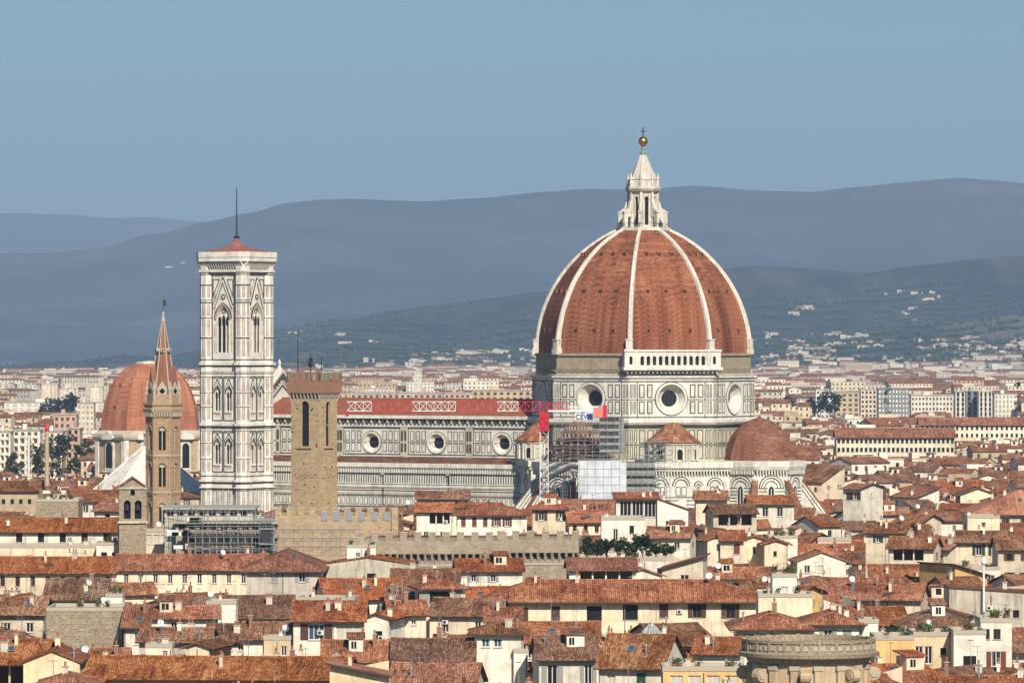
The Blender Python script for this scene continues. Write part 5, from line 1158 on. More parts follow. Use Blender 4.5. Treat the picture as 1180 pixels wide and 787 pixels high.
def H(x0, x1, ye, Y, D=11, kind='gable_x', rot=0, wall='cream', tile='tile_red', label=None, vh=14, **kw):
    """house given by its front wall's left and right ends and its eave in the photo, at distance Y"""
    X0, X1 = xpx(x0, Y), xpx(x1, Y); W = (X1-X0)/max(0.5, cos(radians(rot))); z = zpx(ye, Y); HS[0] += 1
    Yl = Y-sin(radians(rot))*W/2
    wl = wall if wall in MATS else 'wall_'+wall.replace(' ', '_')
    e = house(X0, Yl, W, D, z, kind, rot, wl, tile, label=label, seed=HS[0], **kw)
    c, s = cos(radians(rot)), sin(radians(rot)); xs = [X0, X0+c*W, X0+c*W-s*D, X0-s*D]; ys = [Yl, Yl+s*W, Yl+s*W+c*D, Yl+c*D]
    FOOT.append((min(xs), max(xs), min(ys), max(ys)))
    pr = kw.get('p', 0.32); MASK.append((Y, x0-2, x1+2, ye+vh))
    return e
# ---- the houses read from the photo, left to right, top to bottom
H(-6, 44, 565, 1200, 12, 'gable_x', 0, 'tan', 'tile_brown', 'brown stone house cut by the left edge, above the low brick yard wall', 20, wins=[(4, .1, .9, .8, 1.1, 2.0, 'v', None)])
H(41, 90, 578, 1100, 12, 'flat', 0, 'grey_rubble', label='long low rubble stone block without windows, left of the belfry tower', vh=12, wins=[], side=0, name='stone_block')
H(86, 140, 577, 1170, 13, 'gable_x', 14, 'white', 'tile_red', 'white walled house with steep red roofs just left of the belfry tower', 10)
H(108, 140, 588, 1080, 8, 'gable_x', -18, 'white', 'tile_red', 'small white house with a crooked red roof touching the belfry tower', 6)
H(-8, 138, 612, 1000, 13, 'gable_x', 0, 'white', 'tile_red', 'long white house with five dark openings under its red roof, left edge', 16, wins=[(5, .12, .98, 1.2, 1.7, .35, 'v', None)], side=0, p=0.34)
H(-8, 112, 631, 968, 9, 'flat', 0, 'cream', label='cream terrace wall running below the long white house at left', vh=12, wins=[], side=0)
H(111, 166, 628, 962, 8, 'flat', 0, 'white', label='white roof terrace with four small arches and clay pots by the belfry tower', vh=14, wins=[(4, .05, .95, 1.1, 1.3, 1.3, 'v', None)], side=0, extras=('pots',))
H(188, 241, 629, 955, 8, 'flat', 0, 'white', label='white roof terrace with two arches right of the belfry tower', vh=12, wins=[(2, .3, .9, 1.5, 1.2, 1.3, 'v', None)], side=0, extras=('pots',))
H(166, 232, 613, 966, 4, 'flat', 0, 'grey', label='pale glazed penthouse above the two arched terrace', vh=10, wins=[(7, 0, 1, 1.2, 1.7, .5, 'c', None)], side=0)
H(-10, 133, 659, 904, 14, 'gable_x', -1, 'cream', 'tile_red', 'long yellow wing with a row of shuttered windows, left of its wall joint', 22, wins=[(8, 0.03, 1, .8, 1.75, .7, 'dw', None)], side=0)
H(133.5, 306, 656, 905, 14, 'gable_x', 1, 'cream', 'tile_red', 'long yellow wing of the same palace reaching to the big hipped roof', 22, wins=[(10, 0.02, 1, .85, 1.75, .7, 'd', None)], side=0)
H(284, 368, 656.5, 850, 27, 'hip', 0, 'grey', 'tile_red', 'broad hipped red roof over a pale grey wall with two windows', 32, wins=[(2, .2, .95, 1.1, 1.7, .3, 'd', 'shutter_grey')], p=0.42, ov=1.0)
H(374, 472, 650, 868, 12, 'gable_y', -6, 'old_plaster', 'tile_red', 'wide blank peeling plaster gable with one square hole', 28, wins=[(1, .5, .6, 1.5, 2.2, 1.5, 'v', None)], p=0.14, side=0, ov=0.2)
H(400, 433, 631, 876, 8, 'flat', 0, 'white', label='little white rooftop box above the peeling plaster gable', vh=10, wins=[(2, .2, .9, .8, .8, .8, 'd', None)])
H(-8, 50, 707, 760, 13, 'gable_x', 0, 'beige', 'tile_brown', 'dark brown roofed house at the left edge above the stone wall', 10)
H(54, 141, 704, 745, 12, 'flat', 0, 'grey_rubble', label='big blank grey rubble stone wall with a flat top, lower left', vh=46, wins=[], side=0, name='stone_wall', extras=('nochim',))
H(52, 120, 690, 790, 8, 'shed', 0, 'beige', 'tile_brown', 'low brown lean-to roof behind the blank rubble wall', 8)
H(122, 141, 688, 775, 5, 'flat', 0, 'white', label='small white cube on the roofs behind the rubble wall', vh=14, wins=[])
H(133, 178, 684, 830, 9, 'gable_x', 10, 'cream', 'tile_red', 'small house with a tilted red roof in the shade of the yellow palace', 8)
H(168, 193, 697, 800, 8, 'gable_y', -25, 'white', 'tile_brown', 'small white gable with one window below the yellow palace', 8)
H(225, 338, 711, 780, 17, 'gable_x', 3, 'beige', 'tile_brown', 'wide weathered brown roof right of the tall white slab wall', 8)
H(150, 251, 711, 742, 8, 'gable_x', 3, 'white', 'tile_red', 'long white wall under a thin red roof, right of the rubble wall', 16, wins=[(1, .4, .6, .9, 1.3, .6, 'd', None)])
H(238, 272, 696, 768, 6, 'flat', 0, 'white', label='tall blank white slab wall standing above the red roofs', vh=26, wins=[], side=0)
H(143, 170, 722, 735, 8, 'shed', 0, 'white', 'tile_red', 'little red lean-to against the right end of the rubble wall', 8)
H(160, 240, 738, 716, 9, 'gable_x', -4, 'grey', 'tile_brown', 'low grey house with air conditioners under a brown roof', 10, extras=('ac', 'dish'))
H(242, 300, 738, 722, 12, 'gable_x', 4, 'white', 'tile_brown', 'white house with small windows under a mottled roof, right of a cream gable', 10, wins=[(4, .05, .95, .8, .9, .5, 'd', None)])
H(214, 241, 746, 700, 10, 'gable_y', -14, 'cream', 'tile_brown', 'cream gable leaning among low roofs in the lower left', 12, wins=[])
H(168, 198, 746, 690, 5, 'flat', 0, 'cream', label='cream rooftop room with two blue doors right of the rubble wall', vh=14, wins=[(2, .65, 1, .7, 2.0, .4, 'b', None)])
H(27, 92, 764, 600, 14, 'gable_y', 0, 'pale yellow', 'tile_red', 'plain yellow gable wall in the bottom left corner', 20, wins=[], side=0, p=0.4, ov=0.3)
H(-30, 48, 761, 607, 12, 'gable_x', 0, 'pale yellow', 'tile_red', 'yellow house with dark balconies under deep eaves, bottom left corner', 20, ov=1.6, loggia=(.1, .95, .5, 2.4, 4))
H(58, 146, 773, 642, 14, 'gable_x', 3, 'beige', 'tile_red', 'mottled red roof with a white dish between the yellow gable and the long roof', 6, extras=('dish',))
H(44, 104, 790, 575, 10, 'hip', 0, 'beige', 'tile_red', 'low hipped roof on the bottom edge under the yellow gable', 4)
H(100, 394, 779, 596, 13, 'gable_x', -5, 'beige', 'tile_red', 'very long lichen streaked red roof along the bottom left edge', 12, ov=1.5, p=0.27, side=0)
H(280, 336, 735, 700, 11, 'gable_x', 0, 'white', 'tile_brown', 'brown roof over a white wall left of the white house with blue window', 14)
H(304, 335, 737, 690, 4, 'flat', 0, 'pale yellow', label='small yellow chimney block in front of a brown roof', vh=12, wins=[(1, .6, .9, .8, 1.3, .8, 'd', None)], side=0)
H(343, 408, 692, 735, 6, 'flat', -5, 'white', label='low white parapet terrace above the white house with blue window', vh=10, wins=[], extras=('ant',))
H(338, 384, 714, 690, 13, 'gable_x', 0, 'white', 'tile_red', 'white house with a big blue window and brown shutters', 40, wins=[(1, .28, .88, 2.1, 2.1, .55, 'b', 'shutter_brown')], side=0)
H(384.5, 419, 714, 690.5, 13, 'gable_x', 0, 'white', 'tile_red', 'white house with a pale curtain drawn across its loggia', 36, wins=[(1, .05, .95, 3.4, 2.3, .35, 'c', None)], side=0)
H(420, 448, 712, 693, 10, 'gable_y', -12, 'white', 'tile_red', 'narrow white gable right of the curtained loggia', 20, wins=[(1, .4, .8, .9, 1.9, 1.7, 'v', None)])
H(450, 491, 707, 702, 9, 'gable_x', 6, 'beige', 'tile_red', 'tan wall with three tiny windows under a thin red roof', 26, wins=[(1, .5, .8, .7, .7, .8, 'd', None), (2, .3, 1, .8, .8, 3.2, 'c', None)])
H(376, 468, 689, 762, 15, 'gable_x', 8, 'white', 'tile_orange', 'orange red roof with skylights left of the square house with a dark window', 8, extras=('sky',))
H(447, 487, 693, 752, 7, 'shed', 0, 'white', 'tile_brown', 'small glazed lean-to beside the square house with a dark window', 8, extras=('sky',))
H(488, 536, 677, 745, 9, 'hip', 9, 'cream', 'tile_red', 'square cream house with one wide dark window and peeling plaster', 26, wins=[(1, .12, .68, 3.0, 2.2, .5, 'v', 'shutter_grey')])
H(495, 572, 708, 732, 12, 'gable_x', -8, 'cream', 'tile_brown', 'brown roof stepping down right of the square cream house', 12)
H(534, 586, 694, 770, 12, 'gable_x', 3, 'beige', 'tile_orange', 'orange roof tucked against the left end of the long cream palazzo', 10)
H(373, 453, 761, 652, 13, 'gable_x', 2, 'white', 'tile_red', 'red roof with a white wall right of the glass pyramid', 14)
H(453, 545, 761, 650, 14, 'gable_x', 0, 'white', 'tile_brown', 'brown red roof over a white wall with grey shutters, left of the white tower house', 16, wins=[(1, .1, .4, 1.5, 1.5, .8, 'd', 'shutter_grey'), (2, .5, .95, 1.3, 1.3, .8, 'c', None)])
H(547, 603, 729, 656, 8, 'hip', 0, 'white', 'tile_brown', 'white tower house with one pair of windows, bottom centre', 56, wins=[(2, .1, .6, 1.0, 1.1, .7, 'b', None)], side=0)
H(448, 545, 792, 600, 14, 'gable_x', -5, 'white', 'tile_red', 'low red roof on the bottom edge left of the white tower house', 4)
H(380, 446, 779, 580, 8, 'shed_r', 0, 'pale yellow', 'tile_red', 'yellow wall sloping down right below the glass pyramid', 12, p=0.2, wins=[], side=0)
H(452, 528, 669, 850, 10, 'gable_x', 0, 'beige', 'tile_brown', 'low brown roof above the square cream house with a wide dark window', 6)
H(527, 602, 657, 862, 10, 'gable_x', 3, 'white', 'tile_red', 'white house with two windows in front of the battlemented wall', 14, wins=[(2, .1, .7, .9, 1.3, .6, 'd', 'shutter_grey')])
H(480, 521, 589, 1050, 9, 'gable_x', 0, 'white', 'tile_orange', 'pink roofed loggia open to the sun below the nave', 16, loggia=(.35, .95, .3, 2.2, 3))
H(520, 543, 584, 1056, 8, 'hip', 0, 'white', 'tile_red', 'white cubic house with small arches right of the pink roofed loggia', 20)
H(480, 540, 574, 1100, 8, 'gable_x', 0, 'grey', 'tile_brown', 'low dark roof directly below the nave wall', 8)
H(526, 607, 593, 1030, 11, 'hip', 0, 'white', 'tile_red', 'white house with a wide hipped roof and red brown shutters below the nave', 15, wins=[(5, .02, .8, .9, 1.8, .5, 'd', 'shutter_red')])
H(613, 656, 586, 1062, 9, 'hip', 0, 'cream', 'tile_orange', 'cream tower house with a pyramid roof at the foot of the crane', 24, wins=[(1, .1, .4, 1.2, 2.0, .4, 'd', 'shutter_brown'), (1, .65, .95, 1.2, 2.0, .4, 'd', 'shutter_brown')], side=0)
H(656, 694, 601, 1042, 10, 'gable_x', 4, 'cream', 'tile_orange', 'cream house with three small windows right of the pyramid roofed tower house', 12, wins=[(3, 0, 1, .8, 1.4, .7, 'v', None)])
H(693, 743, 599, 930, 9, 'flat', 0, 'white', label='white cubic house with an arched window behind the roof garden', vh=32, wins=[(1, .25, .4, .9, 2.0, 1.6, 'd', None), (1, .6, .8, .8, 1.4, 1.0, 'v', None), (1, .5, .7, 1.0, .7, 3.8, 'd', None)], side=0)
H(710, 757, 575, 1010, 11, 'shed', 0, 'white', 'tile_red', 'modern rooftop room with a wide glazed front under a thin red roof', 24, wins=[(3, .08, .98, 2.2, 3.2, .3, 'd', None)], p=0.08, side=0, ov=1.0)
H(757.5, 793, 588, 1009, 9, 'shed_r', 0, 'white', 'tile_red', 'white wall with a slanted top joined to the glazed rooftop room', 18, p=0.36, wins=[(1, .2, .5, .9, 1.0, 2.0, 'v', None)], side=0, ov=0.2)
H(663, 696, 628, 945, 9, 'gable_x', 0, 'beige', 'tile_red', 'small red roof just left of the white cubic house with arched window', 6)
H(802, 838, 575, 1080, 9, 'gable_x', 0, 'cream', 'tile_red', 'cream house with small square windows before the wall between the apses', 20, wins=[(3, .5, 1, .6, .9, .8, 'd', None)])
H(822, 872, 591, 1012, 9, 'gable_x', 8, 'beige', 'tile_brown', 'house with a deep dark loggia under a thin roof, near the chapels', 14, loggia=(.1, .9, .2, 2.2, 3))
H(745, 795, 619, 945, 10, 'gable_x', -8, 'white', 'tile_red', 'red roofed house right of the roof garden', 12, extras=('rdish',))
H(815, 872, 622, 962, 12, 'gable_y', 14, 'beige', 'tile_red', 'wide beige gable wall with a chimney below the deep loggia', 10, p=0.34)
H(830, 857, 622, 922, 9, 'gable_x', 0, 'beige', 'tile_red', 'small beige house with one red brown window', 18, wins=[(1, .5, .9, 1.1, 1.9, .6, 'd', 'shutter_red')])
H(857, 881, 622, 930, 12, 'gable_y', 0, 'cream', 'tile_red', 'plain cream gable in warm light, left one of two', 24, wins=[(1, .4, .6, .5, 1.2, 1.2, 'v', None)])
H(881, 908, 627, 922, 12, 'gable_y', 0, 'cream', 'tile_red', 'lower cream gable right of the taller plain one', 16, wins=[(1, .3, .6, .6, .9, 1.2, 'v', None)])
H(664, 776, 646, 884, 12, 'flat', 0, 'white', label='white building carrying the green roof garden', vh=6, wins=[(5, .05, .95, .9, 1.2, 1.2, 'v', None)], extras=('nochim',))
H(656, 733, 656, 822, 10, 'gable_x', 2, 'white', 'tile_red', 'red roof over a long balcony below the roof garden', 16, loggia=(.15, .95, .3, 1.9, 4), p=0.3)
H(718, 762, 663, 830, 12, 'gable_y', 8, 'white', 'tile_red', 'blank white gable lit from the right below the roof garden', 14, wins=[], side=0)
H(763, 810, 655, 836, 10, 'shed_l', -6, 'beige', 'tile_red', 'beige house with a white cross window under a slanting roof', 18, p=0.28, wins=[(1, .4, .7, 1.4, 1.8, 1.0, 'd', None)], side=0)
H(560, 880, 691, 760, 13.5, 'hip', 0, 'cream', 'tile_red', 'very long cream palazzo with eight tall windows and a continuous red roof', 34, wins=[(1, .10, .14, 1.3, 2.1, 1.1, 'dw', 'shutter_brown'), (1, .23, .27, 1.3, 2.1, .9, 'dw', 'shutter_brown'), (1, .36, .42, 2.2, 2.2, .8, 'v', None), (1, .49, .55, 2.2, 2.2, .7, 'v', None), (1, .62, .66, 1.3, 2.1, .5, 'dw', 'shutter_brown'), (1, .74, .78, 1.3, 2.1, .5, 'dw', 'shutter_brown'), (1, .86, .90, 1.3, 2.1, .6, 'dw', 'shutter_brown')], side=0, ov=1.3, p=0.36, extras=('ac', 'dish'))
H(592, 690, 740, 694, 14, 'gable_x', 0, 'grey', 'tile_red', 'wide red roof between the long cream palazzo and the grey shuttered house', 6)
H(621, 690, 758, 642, 13, 'gable_x', 3, 'white', 'tile_brown', 'pale house with tall grey shutters on the bottom edge', 30, wins=[(1, .0, .45, 1.3, 2.6, .8, 'd', 'shutter_grey'), (1, .65, 1, 1.0, 2.4, .8, 'd', 'shutter_grey')], side=0, p=0.36)
H(592, 608, 752, 655, 6, 'flat', 0, 'white', label='slim white chimney like block beside the pale house with grey shutters', vh=20, wins=[])
H(690, 762, 767, 618, 13, 'gable_x', -14, 'white', 'tile_brown', 'steep brown roof with a skylight and a white side wall, bottom centre', 20, wins=[(1, .1, .3, 1.0, 1.3, .9, 'c', None), (1, .55, .8, 1.1, 2.0, .8, 'd', 'shutter_green')], p=0.5, extras=('sky',))
H(764, 826, 742, 690, 14, 'gable_x', 22, 'beige', 'tile_brown', 'brown roof with pale ridges behind the glass lantern', 8)
H(800, 852, 752, 655, 10, 'gable_x', -8, 'white', 'tile_red', 'small white house with balconies left of the round stone drum', 16)
H(764, 858, 773, 602, 8, 'flat', 0, 'ochre', label='orange yellow terrace building on the bottom edge left of the round drum', vh=12, wins=[(4, .05, .95, 1.5, 1.6, .5, 'c', None)])
H(850, 931, 723, 662, 14, 'hip', 0, 'white', 'tile_red', 'white house with white shutters just behind the left of the round drum', 16, wins=[(5, .1, 1, .9, 1.8, .7, 'd', 'shutter_grey')], ov=1.1)
H(931.5, 990, 718, 664, 13, 'hip', 0, 'white', 'tile_red', 'white house with two tall shuttered windows behind the right of the round drum', 18, wins=[(2, .2, .95, 1.1, 2.0, .8, 'd', 'shutter_grey')], ov=1.0)
H(990, 1012, 718, 666, 6, 'flat', 0, 'white', label='blank white wall piece right of the house with two tall shuttered windows', vh=20, wins=[], side=0)
H(890, 918, 665, 742, 6, 'flat', 0, 'white', label='white rooftop room with a grey square window, above the round drum', vh=24, wins=[(1, .3, .7, 1.0, .9, 1.3, 'c', None)], side=0)
H(874, 936, 688, 738, 8, 'flat', 0, 'cream', label='dark edged roof terrace below the white rooftop room', vh=6, wins=[])
H(1008, 1053, 737, 642, 8, 'flat', 0, 'ochre', label='ochre terrace house with a white blind, right of the round drum', vh=22, wins=[(1, .65, .95, 1.0, 1.3, 1.6, 'c', None)], extras=('pots',))
H(1053, 1098, 733, 644, 9, 'flat', 0, 'pale yellow', label='yellow house with tall windows left of the white cubic houses', vh=24, wins=[(2, .0, .5, 1.0, 2.2, 1.2, 'd', None), (1, .65, .85, .7, .9, 1.4, 'v', None)])
H(985, 1046, 719, 700, 12, 'gable_x', 4, 'white', 'tile_red', 'mottled red roof left of the wide brown one, right foreground', 8)
H(1042, 1123, 721, 692, 14, 'hip', 3, 'white', 'tile_brown', 'wide brown hipped roof above the yellow house with tall windows', 8)
H(1099, 1136, 731, 640, 8, 'flat', 0, 'white', label='white cube house with a dark doorway and small roof slab, bottom right', vh=30, wins=[(1, .2, .8, 1.6, 1.4, 2.6, 'v', None)], side=0)
H(1130, 1166, 717, 650, 8, 'flat', 0, 'white', label='taller white cube house with a red door, bottom right', vh=44, wins=[(2, .0, .7, .9, 1.3, .8, 'dw', None), (1, .3, .7, 1.2, 1.9, 3.6, 'd', 'shutter_red')], side=0)
H(1094, 1190, 684, 742, 10, 'shed_r', 0, 'old_plaster', 'tile_red', 'large grey stained party wall at the right edge with a tall white flue', 34, p=0.06, wins=[(1, .75, .85, .9, 1.1, 2.3, 'v', None)], side=0, ov=0.1, extras=('ac',))
H(1062, 1109, 708, 742, 12, 'gable_y', -30, 'cream', 'tile_red', 'cream gable leaning left of the grey stained party wall', 10)
H(985, 1060, 690, 775, 12, 'gable_x', -10, 'cream', 'tile_red', 'red roof with a cream side wall left of the leaning cream gable', 8)
H(998, 1043, 613, 950, 9, 'gable_x', -14, 'cream', 'tile_brown', 'cream house with green shutters in the right middle', 20, wins=[(2, .1, .95, .9, 1.3, .6, 'd', 'shutter_green')])
H(1024, 1075, 631, 905, 10, 'gable_x', -12, 'beige', 'tile_brown', 'house with a dark open loggia right of the green shuttered house', 14, loggia=(.1, .8, .2, 2.0, 3))
H(1102, 1158, 624, 920, 10, 'gable_x', -8, 'cream', 'tile_brown', 'cream house with one dark green window near the right edge', 18, wins=[(2, .3, .95, 1.1, 1.9, .5, 'd', 'shutter_green')])
H(1150, 1215, 632, 902, 11, 'gable_x', 0, 'beige', 'tile_brown', 'brown roofed house cut by the right edge beside the green windowed one', 14)
H(1122, 1240, 592, 1080, 26, 'hip', 0, 'beige', 'tile_orange', 'large bright orange roof at the right edge', 6, p=0.42)
H(972, 992, 563, 1120, 9, 'gable_x', -35, 'white', 'tile_red', 'tall two tone tower house right of the east apse', 28, wins=[(2, .1, .9, 1.2, 1.6, .8, 'd', 'shutter_brown')], p=0.2)
H(1115, 1152, 597, 1010, 9, 'flat', 0, 'cream', label='cream block house left of the large bright orange roof', vh=12, wins=[(1, .4, .6, .7, .7, .8, 'v', None)])
H(863, 915, 580, 1105, 9, 'gable_x', 2, 'white', 'tile_red', 'white house with two dark windows in front of the east apse', 12, wins=[(2, .2, .85, 1.3, 2.0, .8, 'd', None)])
H(560, 600, 715, 712, 9, 'gable_x', 0, 'cream', 'tile_red', 'small red roofed house left of the foot of the long cream palazzo', 6)

# roof garden, glass pyramids
def bush(name, X, Y, z, rx, rz_, leaf, label, n=420, grp=None, trunk=0.6, cat='shrub', sz=0.28, bare=False):
    e = empty(name, (X, Y, z), 0, label, cat, grp); rr = random.Random(int(X*31+Y*17)); mb = MB(); cl = [(rr.gauss(0, 0.42)*rx, rr.gauss(0, 0.42)*rx, trunk+rz_*(0.25+0.75*rr.random()), rr.uniform(0.25, 0.5)*rx) for _ in range(12)]
    for i in range(n):
        c = cl[i % 12]; d = Vector((rr.gauss(0, 1), rr.gauss(0, 1), rr.gauss(0, 1))).normalized()*c[3]*rr.uniform(0.5, 1.05); p_ = Vector(c[:3])+d
        p_.z = max(p_.z, trunk*0.7); a = Vector((rr.uniform(-1, 1), rr.uniform(-1, 1), rr.uniform(-0.6, 0.6))).normalized()*sz*rr.uniform(0.6, 1.2); b = a.cross(Vector((rr.random(), rr.random(), 1))).normalized()*sz*0.6
        mb.add([p_-a, p_-b, p_+a, p_+b], [(0, 1, 2, 3)], leaf)
    mb.build('crown' if trunk > 1 else 'foliage', e); mb = MB(); mb.tube((0, 0, -0.02), (0, 0, trunk+rz_*0.3), 0.03*rx+0.05, 'bark', 6, 0.04)
    for c in cl[:7]: mb.tube((0, 0, trunk), c[:3], 0.03*rx+0.02, 'bark', 4, 0.02)
    mb.build('trunk' if trunk > 1 else 'stem', e); return e
zg = zpx(646, 884)+0.06
for i, (px, rx, h, lf, lb) in enumerate([(676, 1.3, 2.3, 'leaf', 'green bush at the left end of the roof garden'), (688, 1.1, 1.8, 'leaf_olive', 'second bush from the left in the roof garden, greyish'), (699, 1.3, 2.0, 'leaf_dark', 'dark bush in the roof garden below the arched window house'), (712, 1.2, 2.4, 'leaf', 'tall green bush in the middle of the roof garden'), (724, 1.0, 1.7, 'leaf_olive', 'small pale bush right of the middle in the roof garden'), (741, 1.8, 2.7, 'leaf_dark', 'largest dark round bush at the right of the roof garden'), (756, 1.1, 1.8, 'leaf', 'green bush right of the largest one in the roof garden'), (768, 1.0, 1.5, 'leaf_olive', 'low bush at the right end of the roof garden')]):
    bush('bush', xpx(px, 886), 886.5+(i % 3), zg, rx*1.3, h*1.15, lf, lb, 1100, 'bushes on the roof garden')
def glass_pyramid(px, ybase, Y, w, label, h):
    z = zpx(ybase, Y); e = empty('glass_roof', (xpx(px, Y), Y, 0), radians(20), label, 'roof lantern'); mb = MB(); mb.rings([(w*0.72, z-2.2), (w*0.72, z)], 'wall_beige', 4, pi/4); mb.build('base_wall', e)
    mb = MB(); mb.rings([(w*0.80, z+0.02), (0.05, z+h)], 'lead_grey', 4, pi/4)
    for i in range(4):
        a = pi/4+i*pi/2; b = a+pi/2; P = Vector((w*0.82*cos(a), w*0.82*sin(a), z+0.05)); Q = Vector((w*0.82*cos(b), w*0.82*sin(b), z+0.05)); T_ = Vector((0, 0, z+h+0.05)); mb.tube(P, Q, 0.07, 'metal_grey', 4); mb.tube(P, T_, 0.07, 'metal_grey', 4)
        for k in (1, 2, 3, 4): r_ = P.lerp(Q, k/5); mb.tube(r_, r_.lerp(T_, 1-abs(k/5-0.5)*1.2), 0.04, 'frame_white', 4)
    mb.build('glazing', e)
glass_pyramid(387, 771, 622, 3.4, 'grey glass pyramid roof on the bottom edge, left of centre', 2.0)
glass_pyramid(750, 735, 626, 2.4, 'small glass lantern with a pointed top on the steep brown roof', 1.9)
e = empty('flue', (xpx(1133, 742), 741.2, 0), 0, 'tall white flue pipe rising before the grey stained party wall', 'flue'); mb = MB(); mb.tube((0, 0, 8), (0, 0, 26.2), 0.16, 'dish_white', 8); mb.rings([(0.2, 26.2), (0.42, 26.5), (0.42, 26.9), (0.1, 27.2)], 'dish_white', 8); mb.build('pipe', e)

# ---- protective masks for the monuments, and ground they stand on
for Y_, a, b_, yb in ((1240, 592, 942, 572), (1290, 314, 600, 575), (1320, 226, 318, 580), (953, 334, 392, 584), (936, 317, 458, 612), (880, 415, 664, 645), (998, 168, 212, 598), (1640, 108, 236, 545), (1360, 106, 172, 560), (958, 136, 168, 622), (925, 184, 316, 636), (560, 855, 1017, 800), (1330, 20, 105, 520), (620, 363, 412, 770), (626, 735, 765, 738)): MASK.append((Y_, a, b_, yb))
for f_ in ((CX-95, CX+50, 1255, 1385), (xpx(330, 950), xpx(458, 950), 938, 966), (xpx(415, 880), xpx(664, 880), 878, 900), (xpx(184, 930), xpx(318, 930), 924, 958), (xpx(166, 1000), xpx(212, 1000), 992, 1020), (xpx(108, 1650), xpx(236, 1650), 1628, 1672), (xpx(136, 960), xpx(168, 960), 955, 965), (xpx(850, 566), xpx(1020, 566), 555, 582), (xpx(108, 1377), xpx(236, 1377), 1360, 1395)): FOOT.append(f_)
# the skyline of everything already standing: lowest py covered per column
sky_line = {}
# ------------------------------------------------------------------ the rest of the old town, row behind row
def obb_hit(x0, x1, y0, y1):
    return any(x0 < b and x1 > a and y0 < d and y1 > c for a, b, c, d in FOOT)
# ---- larger modern blocks in the distance
def block(px0, px1, ytop, Y, D, floors, nb, wallm, darkm, label, style='grid', cat='apartment block', fh=3.2, zmin=0):
    X0, X1 = xpx(px0, Y), xpx(px1, Y); W = X1-X0; z = zpx(ytop, Y); e = empty('apartment_block', (X0, Y, 0), 0, label, cat); mb = MB(); mb.box(0, W, 0, D, 0, z, wallm); mb.box(W*.3, W*.45, D*.3, D*.7, z, z+2.6, wallm)
    st = W/nb; mb.build('wall', e); mb = MB(); mb.box(-0.4, W+0.4, -0.4, D+0.4, z+0.003, z+0.5, 'concrete'); mb.build('roof', e)
    FOOT.append((X0-2, X1+2, Y-2, Y+D+2)); MASK.append((Y, px0-1, px1+1, ytop+floors*fh*F/Y*0.95))
    for i in range(nb):
        mb = MB(); mb.box(st*i+st*.06, st*i+st*.86, -0.03, 0.05, z-fh*floors, z-0.1, wallm)
        for f in range(floors):
            zz = z-fh*(f+1)+0.4
            if zz < 0: break
            if style == 'grid': mb.box(st*i+st*.25, st*i+st*.75, -0.06, 0.1, zz, zz+1.7, darkm)
            elif style == 'balcony': mb.box(st*i+st*.12, st*i+st*.62, -0.06, 0.1, zz, zz+2.2, darkm); mb.box(st*i+st*.08, st*i+st*.66, -1.2, 0, zz-0.3, zz+0.8, wallm)
            else: mb.box(st*i+st*.3, st*i+st*.8, -0.06, 0.1, zz-0.2, zz+2.6, darkm)
        mb.build('window_bay', e)
    return e
block(-4, 12, 498, 2150, 14, 5, 3, 'wall_white', 'shutter_brown', 'white block with stacked dark balconies cut by the left edge', 'balcony')
block(16, 46, 496, 2120, 14, 6, 4, 'wall_white', 'shutter_brown', 'white block with dark balconies, second from the left edge', 'balcony')
block(50, 72, 498, 2140, 14, 6, 3, 'wall_white', 'shutter_brown', 'white balcony block right of the tall tan chimney', 'balcony')
block(78, 92, 494, 2100, 14, 6, 2, 'wall_pink', 'void', 'narrow pink and white block left of the big orange chapel dome', 'balcony')
block(62, 88, 478, 2500, 14, 3, 4, 'wall_pink', 'shutter_brown', 'long pink house block above the white balcony blocks')
block(89, 108, 465, 3000, 14, 6, 4, 'wall_cream', 'shutter_grey', 'tall cream block immediately left of the orange chapel dome')
block(5, 120, 464, 3900, 30, 2, 14, 'wall_white', 'wall_grey', 'very long low white shed on the plain at left', cat='warehouse')
block(48, 66, 443, 5200, 14, 5, 4, 'wall_cream', 'wall_grey', 'pale tower block on the left horizon')
block(105, 118, 446, 5000, 14, 5, 3, 'wall_ivory', 'wall_grey', 'ivory block on the horizon above the orange dome edge')
block(70, 86, 448, 4800, 14, 5, 3, 'wall_white', 'wall_grey', 'white block on the left horizon between two pale ones')
for k, (a, b_) in enumerate(((404, 438), (440, 474), (476, 510), (512, 542))):
    block(a, b_, 453, 3200, 14, 3, 5, 'wall_pink', 'glass_blue', ('first', 'second', 'third', 'fourth')[k]+' pink block from the left in the row above the nave roof')
block(544, 612, 450, 3260, 12, 4, 9, 'wall_tan', 'shutter_brown', 'long brown brick block above the nave roof, touching the drum')
block(477, 486, 428, 4600, 12, 4, 2, 'wall_white', 'wall_grey', 'white square tower standing above the pink blocks'); block(468, 500, 440, 4650, 14, 3, 8, 'wall_white', 'shutter_grey', 'wide white building at the foot of the white square tower')
block(418, 450, 448, 3900, 14, 3, 8, 'wall_white', 'shutter_grey', 'long white building behind the pink blocks, left of centre')
block(1101, 1112, 452, 3450, 14, 7, 2, 'wall_white', 'void', 'left slab of the white block with dark strips, far right', 'strip'); block(1113, 1127, 451, 3470, 14, 8, 2, 'lead_grey', 'void', 'dark glazed middle of the white stripped block, far right', 'strip'); block(1128, 1143, 452, 3450, 14, 7, 3, 'wall_white', 'void', 'right slab of the white block with dark strips, far right', 'strip')
block(1146, 1172, 454, 3500, 14, 6, 6, 'wall_white', 'shutter_grey', 'white block with a grid of windows at the far right')
